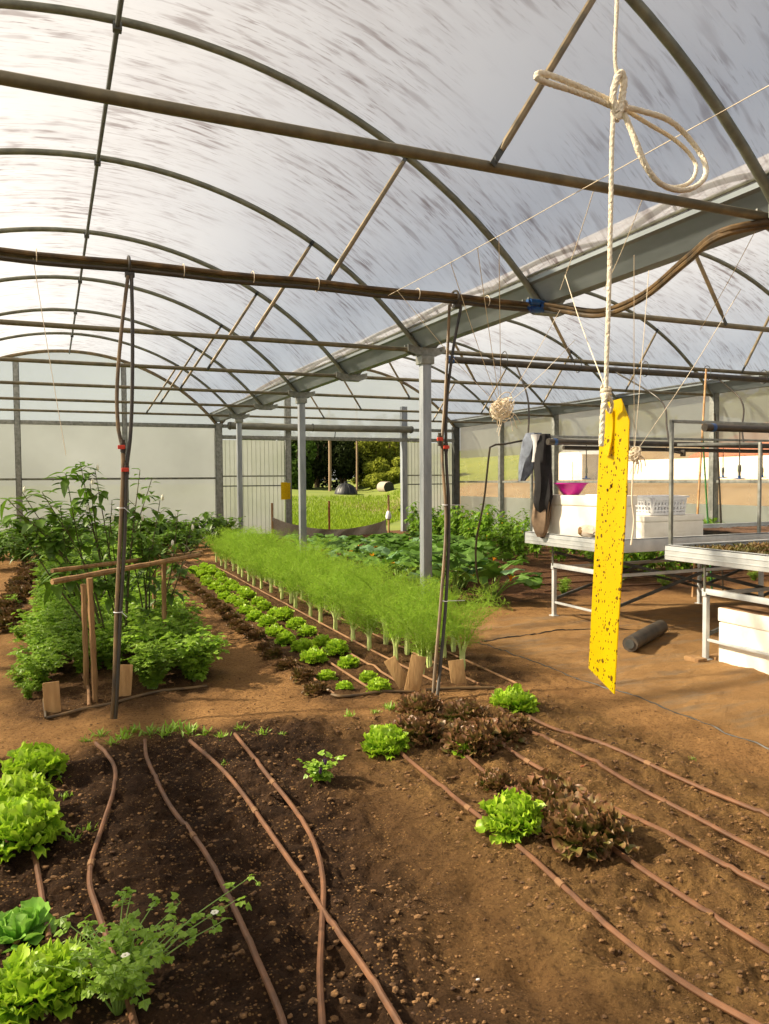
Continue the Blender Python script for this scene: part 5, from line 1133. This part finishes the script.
for i in range(9):       # leafy row in front of the end wall
    x = -1.1+.55*i; y = 16.6+.9*(i % 2)
    pepper(f'dark green bushy crop before the translucent end wall, {ORD[i+1]} from the left', [x, y, hz(x, y)], [[x+rnd.uniform(-.5, .5), y+rnd.uniform(-.4, .4), .35+.45*rnd.random()] for _ in range(14)], 60+i, .2, 'bushy crop before the end wall', 'leafy crop', 1.0, False)
for i in range(9):
    x = -.9+.42*i; y = 14.6+.8*(i % 2)
    if x > 1.9: y = 15.6
    pepper(f'low dark leafy crop behind the parsley bed, {ORD[i+1]} planted', [x, y, hz(x, y)], [[x+rnd.uniform(-.35, .35), y+rnd.uniform(-.4, .4), .28+.25*rnd.random()] for _ in range(11)], 80+i, .16, 'low crop behind the parsley', 'leafy crop', .8, False)

# squash: big lobed leaves on stalks, orange flowers
def squash_leaf(mb, c, d, S, r_, n_up=(0, 0, 1)):
    d, x, n = frame_of(d, n_up); K = 21; th = np.linspace(-PI*.93, PI*.93, K); lob = .72+.28*np.abs(np.cos(th*2.5))**.8*(.9+.2*r_.random(K)); ph = r_.random()*6
    rings = [np.tile(c, (K, 1))]
    for f in (.5, 1.0):
        rr = S*f*lob if f == 1 else S*f*(.5+.5*lob); z = .12*S*f*np.sin(3*th+ph)-.18*S*f*f+.07*S*np.sin(9*th)*f
        rings.append(c+rr[:, None]*(np.cos(th)[:, None]*d+np.sin(th)[:, None]*x)+z[:, None]*n)
    mb.grid(np.array(rings))
def squash_meshes(seed, n=15):
    r_ = np.random.default_rng(seed); st = MB(); lf = MB(); lp = MB()
    for i in range(n):
        az = i*2.4+r_.normal()*.3; q = r_.random(); lean = .12+.38*q; h = .48*(1-.5*q)*(.7+.6*r_.random())+.08; d0 = np.array([math.cos(az), math.sin(az), 0]); tip = d0*lean+[0, 0, h]
        P = smooth_path([d0*.03, d0*lean*.45+[0, 0, h*.75], tip], 7); st.tube(P, np.linspace(.011, .006, 7), 5, cap=False)
        squash_leaf(lp if i % 7 == 3 else lf, tip, d0+[0, 0, .1*r_.normal()], .13+.07*r_.random(), r_, (d0[0]*.7+.35*r_.normal(), d0[1]*.7-.3+.35*r_.normal(), .8))
    return mesh_of('stalks', st, M['parsley_stem']), mesh_of('leaves', lf, M['squash']), mesh_of('pale_leaves', lp, M['squash_pale'])
sq = [squash_meshes(s_) for s_ in (91, 92, 93)]
def flower_mesh():
    mb = MB(); n = 15; V = []
    for i, (r, z) in enumerate(((.008, 0), (.016, .03), (.026, .06), (.05, .085))): 
        th = np.arange(n)/n*2*PI; rr = r*(1+(.35*np.cos(5*th) if i == 3 else 0)); V.append(np.stack([rr*np.cos(th), rr*np.sin(th), np.full(n, z)+(.02*np.cos(5*th) if i == 3 else 0)], 1))
    mb.add(np.concatenate(V), [(i*n+j, i*n+(j+1) % n, (i+1)*n+(j+1) % n, (i+1)*n+j) for i in range(3) for j in range(n)]); return mesh_of('flower', mb, M['flower_orange'])
flm = flower_mesh()
spots = []
for iy in range(10):
    y = 8.15+.85*iy; wdt = 1.0+.22*iy
    for ix in range(max(2, int(wdt/.62)+1)):
        x = 4.35+.14*iy*.4+ix*.68+rnd.uniform(-.12, .12)
        if y > 9.2 or x < 5.4: spots.append((x, y+rnd.uniform(-.18, .18), iy, ix))
cnt = {}
for k_, (x, y, iy, ix) in enumerate(spots):
    t = thing('squash_plant', f'squash plant behind the fennel, {ORD[iy+1]} row back, {ORD[ix+1]} from the left', 'squash', (x, y, hz(x, y)), 'squash plants behind the fennel')
    for nm, me in zip(('stalks', 'leaves', 'pale_leaves'), sq[k_ % 3]): o = bpy.data.objects.new(nm, me); COL.objects.link(o); o.parent = t
    t.rotation_euler = (0, 0, rnd.random()*6.28); s_ = (.95+.2*rnd.random())*(1-.035*iy); t.scale = (s_, s_, s_*(.92-.03*iy))
    for h in range(1 if k_ % 3 != 1 else 2):
        a = -PI/2-.5+rnd.uniform(-1.3, 1.1); o = bpy.data.objects.new('flower', flm); COL.objects.link(o); o.parent = t; a -= t.rotation_euler[2]; rr = .2+.2*rnd.random()
        o.location = (rr*math.cos(a), rr*math.sin(a), .26+.18*rnd.random()); o.rotation_euler = (rnd.uniform(-.6, .6), rnd.uniform(-.6, .6), 0); f = .5+.35*rnd.random(); o.scale = (f, f, f); o['label'] = 'orange squash flower'
# bean / tomato rows at the right wall and behind the benches
bms = []
for s_ in (101, 102, 103):
    r_ = np.random.default_rng(s_); st = MB(); lf = MB(); fw = MB()
    for i in range(10):
        az = r_.random()*6.28; lean = .22*r_.random(); h = .4+.45*r_.random(); d0 = np.array([math.cos(az), math.sin(az), 0]); P = smooth_path([d0*.03, d0*lean*.5+[0, 0, h*.6], d0*lean+[0, 0, h]], 10); st.tube(P, np.linspace(.006, .002, 10), 5, cap=False)
        for k_ in range(16):
            j = 2+int(7.9*r_.random()); a2 = r_.random()*6.28; d = np.array([math.cos(a2), math.sin(a2), .3*r_.normal()]); blade(lf, P[j]+d*.05*r_.random(), d, .10+.06*r_.random(), .034, r_, .35)
        if r_.random() < .45: fw.ball(P[8]+r_.normal(size=3)*.03, (.016, .016, .012), 1, .3)
    if not fw.v: fw.ball((0, 0, .5), (.016, .016, .012), 1)
    bms.append((mesh_of('stems', st, M['parsley_stem']), mesh_of('leaves', lf, M['bean']), mesh_of('flowers', fw, M['flower_yellow'])))
def bean(k_, x, y, s_, label, group):
    t = thing('bean_plant', label, 'bean plant', (x, y, hz(x, y)), group)
    for nm, me in zip(('stems', 'leaves', 'flower'), bms[k_ % 3]): o = bpy.data.objects.new(nm, me); COL.objects.link(o); o.parent = t
    t.rotation_euler = (0, 0, rnd.random()*6.28); t.scale = (s_, s_, s_)
k_ = 0
for r0 in range(3):
    for i in range(11):
        x = 7.5+.9*r0+.12*i*(r0 == 0)+rnd.uniform(-.1, .1); y = 11.2+.62*i+.2*r0
        bean(k_, x, y, .85+.3*rnd.random(), f'bean plant near the right corner, {ORD[r0+1]} row from the squash, {ORD[i+1]} plant back', 'bean plants in the right corner'); k_ += 1
for i in range(15):
    bean(k_, 7.5+.23*i+rnd.uniform(-.06, .06), 9.0+.45*(i % 2)+.04*i, .8+.25*rnd.random(), f'green bean plant behind the benches, {ORD[i+1]} from the left', 'bean plants behind the benches'); k_ += 1
for i in range(9):
    P = (6.0+.42*i, 8.0+.55*(i % 2)); leafy('crop_seedling', pms[i % 3], P[0], P[1], .42, f'small green seedling in the bare bed behind the far bench, {ORD[i+1]} from the left', 'seedling', 'seedlings in the bare bed')

# ================================================================== OUTDOORS
def terr(x, y):
    x = np.asarray(x, float); y = np.asarray(y, float)
    north = sstep(21, 48, y)*1.25 + .02*vnoise(x*.8, y*.8)
    east = sstep(11.4, 19.5, x)*1.45
    east2 = sstep(20.6, 34, x)*2.6
    return np.maximum(north*(1-sstep(12, 22, x)*.2), east+east2)-.02
xs = np.concatenate([np.linspace(-25, 11.35, 40), np.linspace(11.5, 45, 50)]); ys = np.concatenate([np.linspace(-5, 20.2, 30), np.linspace(20.35, 60, 70)])
Xg, Yg = np.meshgrid(xs, ys); Z = terr(Xg, Yg); Z[(Xg < 11.45) & (Yg < 20.3)] = -.35
def lawn_mat():
    m, N, L, out = nt('meadow'); p = N.new('ShaderNodeBsdfPrincipled'); p.inputs['Roughness'].default_value = .95; L.new(p.outputs[0], out.inputs[0])
    tc = N.new('ShaderNodeTexCoord'); sx = N.new('ShaderNodeSeparateXYZ'); L.new(tc.outputs['Object'], sx.inputs[0])
    r = N.new('ShaderNodeMapRange'); r.inputs[1].default_value = 11.4; r.inputs[2].default_value = 12; L.new(sx.outputs[0], r.inputs[0])
    r2 = N.new('ShaderNodeMapRange'); r2.inputs[1].default_value = 34; r2.inputs[2].default_value = 30; L.new(sx.outputs[1], r2.inputs[0])
    mu = N.new('ShaderNodeMath'); mu.operation = 'MULTIPLY'; L.new(r.outputs[0], mu.inputs[0]); L.new(r2.outputs[0], mu.inputs[1])
    g = mixc(N, L, noise_fac(N, L, .7, 6), srgb(122, 130, 46), srgb(96, 112, 38)); s_ = mixc(N, L, noise_fac(N, L, .8, 6), srgb(140, 118, 86), srgb(118, 98, 70))
    L.new(mixc(N, L, mu.outputs[0], g, s_), p.inputs['Base Color']); return m
mb = MB(); mb.grid(np.stack([Xg, Yg, Z], 2)); struct('ground_outside', mb, lawn_mat())
r_ = np.random.default_rng(5)
n = 26000; x = 4.5+17*r_.random(n)*1.0; y = 20.6+15*r_.random(n)**1.3; x = 3.5+(y-20)*.30+r_.random(n)*(4.5+(y-20)*.42); z = terr(x, y); a = r_.random(n)*6.28; h = (.05+.09*r_.random(n))*(1+.4*vnoise(x*.7, y*.7)); w_ = .010+.008*r_.random(n); le = (r_.random((n, 2))-.5)*.16
B = np.stack([x, y, z-.01], 1); s = np.stack([np.cos(a)*w_, np.sin(a)*w_, 0*w_], 1); T = B+np.stack([le[:, 0], le[:, 1], h], 1)
mb = MB(); mb.quads(np.stack([B-s, B+s, T+s*.15, T-s*.15], 1)); o = obj('meadow_grass', mb, M['grass'], smooth=False); tag(o, 'bright sunlit meadow grass seen through the open doorway', 'grass', kind='stuff')
# leaf-cluster bushes and trees
def crown_quads(r_, c, rad, n, s0, lumps=14):
    L_ = r_.normal(size=(lumps, 3)); L_ /= np.linalg.norm(L_, axis=1, keepdims=True); L_ = L_*(r_.random((lumps, 1))**.4)*.68
    k_ = r_.integers(0, lumps, n); d = r_.normal(size=(n, 3)); d /= np.linalg.norm(d, axis=1, keepdims=True); P = (L_[k_]+d*(.28+.14*r_.random((n, 1))))*np.array(rad)+np.array(c)
    u = d+r_.normal(size=(n, 3))*.7; u /= np.linalg.norm(u, axis=1, keepdims=True); a = np.cross(u, r_.normal(size=(n, 3))); a /= np.linalg.norm(a, axis=1, keepdims=True); b = np.cross(u, a); s = s0*(.6+.8*r_.random((n, 1)))
    return np.stack([P-a*s, P-b*s*.5, P+a*s, P+b*s*.5], 1)
def bush(name, label, x, y, w_, h, m, seed, cat='bush', n=2600, group=None, trunk=.25, leaf=.10):
    r_ = np.random.default_rng(seed); z = float(terr(x, y)); t = thing(name, label, cat, (x, y, z), group)
    mb = MB(); mb.quads(crown_quads(r_, (x, y, z+h*(trunk+(1-trunk)/2)*(.9 if trunk < .1 else 1)), (w_/2, w_/2, h*(1-trunk)/2*(1.35 if trunk < .1 else 1.1)), n, leaf)); obj('foliage', mb, M[m], t, smooth=False)
    mb = MB()
    for i in range(5): a = r_.random()*6.28; mb.tube(smooth_path([(x+.05*math.cos(a), y+.05*math.sin(a), z-.1), (x+w_*.1*math.cos(a), y+w_*.1*math.sin(a), z+h*.35), (x+w_*.25*math.cos(a), y+w_*.25*math.sin(a), z+h*.75)], 8), np.linspace(.03+.02*h, .015, 8), 6)
    obj('trunk', mb, M['bark'], t)
hed = [(12.5, 41.5, 3.0, 2.9, 'bush', 'dark green bush beyond the meadow, at the left of the doorway view'), (14.3, 42.6, 2.7, 3.3, 'bush_dark', 'dark dense bush beyond the meadow, just left of the first wooden pole'), (15.8, 42.2, 2.6, 3.0, 'bush_dark', 'dark bush beyond the meadow, behind the black compost dome'),
       (17.5, 42.6, 2.8, 2.8, 'bush_yellow', 'yellow-green bush beyond the meadow, right of the second wooden pole'), (19.2, 43.0, 2.8, 3.0, 'bush_yellow', 'large yellow-green bush beyond the meadow, above the drum mouth'), (21.0, 43.4, 3.0, 2.8, 'bush_yellow', 'yellow-green bush beyond the meadow beside the right doorpost'),
       (16.9, 39.6, 1.8, .7, 'bush_yellow', 'low yellowish shrub just right of the compost dome'), (18.4, 39.9, 1.9, .8, 'bush_yellow', 'low yellowish shrub on the bank right behind the drum'), (19.9, 40.2, 1.9, .8, 'bush_yellow', 'low yellowish shrub on the bank beside the right doorpost'),
       (17.6, 41.2, 2.4, 1.4, 'bush_yellow', 'broad yellowish bramble mass behind the low shrubs, right of the dome'), (19.6, 41.4, 2.6, 1.5, 'bush_yellow', 'broad yellowish bramble mass behind the low shrubs beside the doorpost')]
for i, (x, y, w_, h, m, l) in enumerate(hed): bush('hedge_bush', l, x, y, w_, h, m, 200+i, n=5000, group='bushes beyond the meadow', trunk=.0 if h < 1.5 else .02, leaf=.11)
for i, (x, y, w_, h, m, l) in enumerate([(15.8, 51, 3.2, 4.3, 'bush_dark', 'dark conifer rising above the bushes at the left of the doorway view'), (18.2, 52, 2.6, 5.0, 'bush_dark', 'thin dark tree behind the bushes near the first wooden pole'), (21.0, 53, 3.0, 4.6, 'bush_dark', 'brownish tree behind the yellow-green bushes'), (24.0, 54, 3.4, 4.8, 'bush_dark', 'tree behind the bushes at the right doorpost'), (12.6, 50, 4, 4.4, 'bush', 'dark tree farther left beyond the meadow')]):
    bush('background_tree', l, x, y, w_, h, m, 230+i, 'tree', n=2600, group='trees of the far treeline', trunk=.25, leaf=.16)
# plants growing against the outside of the end wall
for i, (x, w_, h) in enumerate(((-.4, 1.3, .55), (.75, .9, .65), (1.55, 1.2, 1.05), (2.5, 1.0, .85), (3.3, 1.1, .60), (4.6, 1.2, .62), (5.4, 1.0, .45), (10.3, 1.4, .75))):
    bush('outside_bush', f'bush growing outside against the translucent end wall, {ORD[i+1]} from the left', x, EY+1.0+.1*(i % 2), w_, h, 'bush', 260+i, n=800, group='bushes outside the end wall', trunk=0, leaf=.06)
# wooden poles
for px, py, l, zt_ in ((330, 492, 'weathered wooden pole standing in the meadow left of the compost dome', 4.6), (357, 490, 'thin wooden pole rising right behind the compost dome', 4.8)):
    Pq = at(px, py, Y=39.0); mb = MB(); b = np.array([Pq[0], 39.0, float(terr(Pq[0], 39.0))]); mb.tube([b-[0, 0, .1], b+[.02, 0, 2], b+[0, 0, zt_]], [.085, .08, .07] if px < 340 else [.06, .055, .05], 9); tag(obj('wooden_pole', mb, M['pole_wood']), l, 'pole')
# compost dome
M['jet'] = pm('jet_plastic', srgb(22, 23, 24), rough=.5)
c = at(346, 496, Y=37.0); c[2] = float(terr(c[0], 37)); t = thing('compost_dome', 'low black dome-shaped compost bin lying in the meadow', 'compost bin', tuple(c))
mb = MB(); mb.lathe([(.60, -.02), (.60, .04), (.57, .12), (.50, .28), (.38, .42), (.20, .53), (.09, .57), (.09, .64), (0, .65)], 28, tuple(c)); obj('shell', mb, M['jet'], t)
mb = MB()
for k_ in range(12): a = k_*PI/6; mb.tube([(c[0]+r*math.cos(a), c[1]+r*math.sin(a), c[2]+z+.006) for r, z in ((.60, .04), (.57, .12), (.50, .28), (.38, .42), (.20, .53))], .014, 5)
obj('ribs', mb, M['jet'], t)
# pipe mouth / drum
c = at(384, 494, Y=36.5); zt_ = float(terr(c[0], 36.5)); t = thing('water_drum', 'pale drum lying in the meadow with its black mouth towards the greenhouse', 'drum', (c[0], 36.5, zt_))
cc = np.array([at(389, 492, Y=36.5)[0], 36.5, zt_+.27]); e = cc+[.02, 1.0, 0]
mb = MB(); a = (e-cc)/np.linalg.norm(e-cc); mb.tube([cc, cc+a*.03, cc+a*.4, e-a*.03, e], [.29, .30, .295, .30, .27], 20, cap=False); obj('drum_wall', mb, M['netting'], t)
mb = MB(); mb.tube([cc+a*.02, cc+a*.12], [.285, .285], 20); obj('shade_plug', mb, M['jet'], t, label='black plug standing for the shaded drum opening')  # closed black plug in the mouth paints the shade of the hollow
# stakes and netting at the threshold
def outstake(label, px, pyb, pyt, Y, r, m): A = at(px, pyt, Y=Y); z = hz(A[0], Y) if Y < EY else float(terr(A[0], Y)); mb = MB(); mb.tube([(A[0], Y, z-.1), (A[0], Y, A[2])], r, 7); return tag(obj('garden_stake', mb, M[m]), label, 'stake')
outstake('rusty stake standing in the middle of the open doorway', 329, 555, 501, 19.3, .028, 'rust')
s1 = outstake('short wooden stake at the right of the doorway holding up the netting', 388.5, 530, 495, 19.2, .03, 'wood')
s2 = outstake('wooden stake left of the doorway with netting wrapped round it', 272, 535, 503, 18.9, .03, 'wood')
mb = MB(); P = at(388.5, 514, Y=19.2); mb.lathe([(.03, .09), (.05, .06), (.085, -.06), (.07, -.13), (.03, -.15)], 14, tuple(P)); obj('netting_bunch', mb, M['white_cloth'], s1, label='white netting bunched round the stake')
A = at(272, 517, Y=18.85); B = at(387, 519, Y=19.15); n = 40; V = np.zeros((n, 9, 3))
for i in range(n):
    q = i/(n-1); p0 = A*(1-q)+B*q; sag = .30*math.sin(q*PI)**.8; top_ = p0[2]-sag; bot = max(hz(p0[0], p0[1])+.01, .02)
    for j in range(9): f = j/8; V[i, j] = [p0[0]+.02*math.sin(i*.9+f*3), p0[1]+.04*math.sin(i*.7+2*f)+.05*f, top_*(1-f)+min(bot, top_-.05)*f]
tag(obj('netting_barrier', solid_sheet(V, .004, (0, -1, 0)), M['netting']), 'low sagging grey netting stretched across the bottom of the doorway', 'netting')

# beyond the right wall: long white wall, shed, tiled bank
mb = MB(); mb.box((20.0, 4.0, 1.2), (20.25, 24.2, 2.16), .02); tag(obj('garden_wall', mb, M['foam']), 'long low white wall outside, seen through the right side film', 'wall')['kind'] = 'thing'
t = thing('garden_shed', 'small white shed with a pitched roof outside, left of the long white wall', 'shed', (20, 25.7, 1.3))
mb = MB(); mb.box((19.6, 25.0, 1.1), (21.4, 26.9, 2.45), .01); mb.add([(19.6, 25.0, 2.45), (19.6, 26.9, 2.45), (19.6, 25.95, 2.95), (21.4, 25.0, 2.45), (21.4, 26.9, 2.45), (21.4, 25.95, 2.95)], [(0, 1, 2), (3, 5, 4)]); obj('walls', mb, M['foam'], t)
mb = MB(); mb.beam((20.5, 24.9, 2.44), (20.5, 25.97, 2.99), 2.0, .05); mb.beam((20.5, 27.0, 2.44), (20.5, 25.93, 2.99), 2.0, .05); obj('roof', mb, M['white'], t)
mb = MB(); mb.box((19.57, 25.6, 1.2), (19.61, 26.3, 2.2)); obj('door', mb, M['white'], t)
mb = MB(); th = M['terra'] = pm('terracotta_tiles', srgb(186, 110, 74), srgb(150, 84, 56), rough=.8, scale=3, stretch=(1, 6, 1))
t = thing('farm_roof', 'terracotta tiled roof of a low building behind the long white wall', 'roof', (23.5, 15, 1.9))
mb = MB(); mb.beam((21.2, 14.5, 2.22), (25.0, 14.5, 3.55), 13.0, .08); obj('tiles', mb, th, t)
mb = MB(); mb.box((21.6, 8.2, 1.3), (24.6, 20.8, 2.3)); obj('walls', mb, M['terra'], t)
for i, (x, y, w_, h) in enumerate(((29, 33, 5, 2.6), (31, 26, 5, 2.4), (32, 19, 6, 2.2), (30, 12, 5, 2.4), (25.5, 36, 5, 2.6))):
    bush('hill_tree', f'green tree on the slope outside the right wall, {ORD[i+1]} from the left', x, y, w_, h, 'bush_yellow', 280+i, 'tree', n=1500, group='trees outside the right wall', trunk=.15, leaf=.18)

# ================================================================== loose soil crumbs
r_ = np.random.default_rng(12)
bm0 = bmesh.new(); bmesh.ops.create_icosphere(bm0, subdivisions=1, radius=1); bm0.verts.index_update(); IV = np.array([v.co[:] for v in bm0.verts]); IF = [tuple(v.index for v in q.verts) for q in bm0.faces]; bm0.free()
mb = MB(); n = 22000; x = -.6+4.2*r_.random(n); y = 1.3+4.6*r_.random(n)**1.5; z = H(x, y)
for i in range(n):
    bed = (x[i] < 1.2 and y[i] < 4.5) or (1.5 < x[i] < 3.1 and y[i] < 4.4)
    if not bed and r_.random() < .55: continue
    s = (.0020+.008*r_.random()**5.0)*(1.3 if bed else .8); V = IV*(1+.6*(r_.random((12, 1))-.5))*s*np.array([1.1, .9, .7]); mb.add(V+[x[i], y[i], z[i]+s*.2], IF)
o = obj('soil_crumbs', mb, M['clod'], smooth=False); tag(o, 'loose crumbs of dry soil scattered over the beds and paths', 'soil', kind='stuff')
for px, py, s, l, m in ((583, 770, .014, 'orange brown dry leaf scrap lying in the right front bed', 'rust'), (709, 993, .012, 'small pale grey stone in the right front bed near the corner', 'netting'), (155, 955, .014, 'pale pinkish root scrap lying on the soil right of the coriander', 'netting'), (478, 973, .006, 'tiny white pebble on the path at the bottom', 'white')):
    P = gp(px, py); mb = MB(); mb.ball(P+[0, 0, s*.3], (s*1.2, s*.8, s*.55), 2, .35); tag(obj('dry_scrap' if m in ('rust',) else 'stone', mb, M[m], smooth=True), l, 'scrap' if m == 'rust' else 'stone')
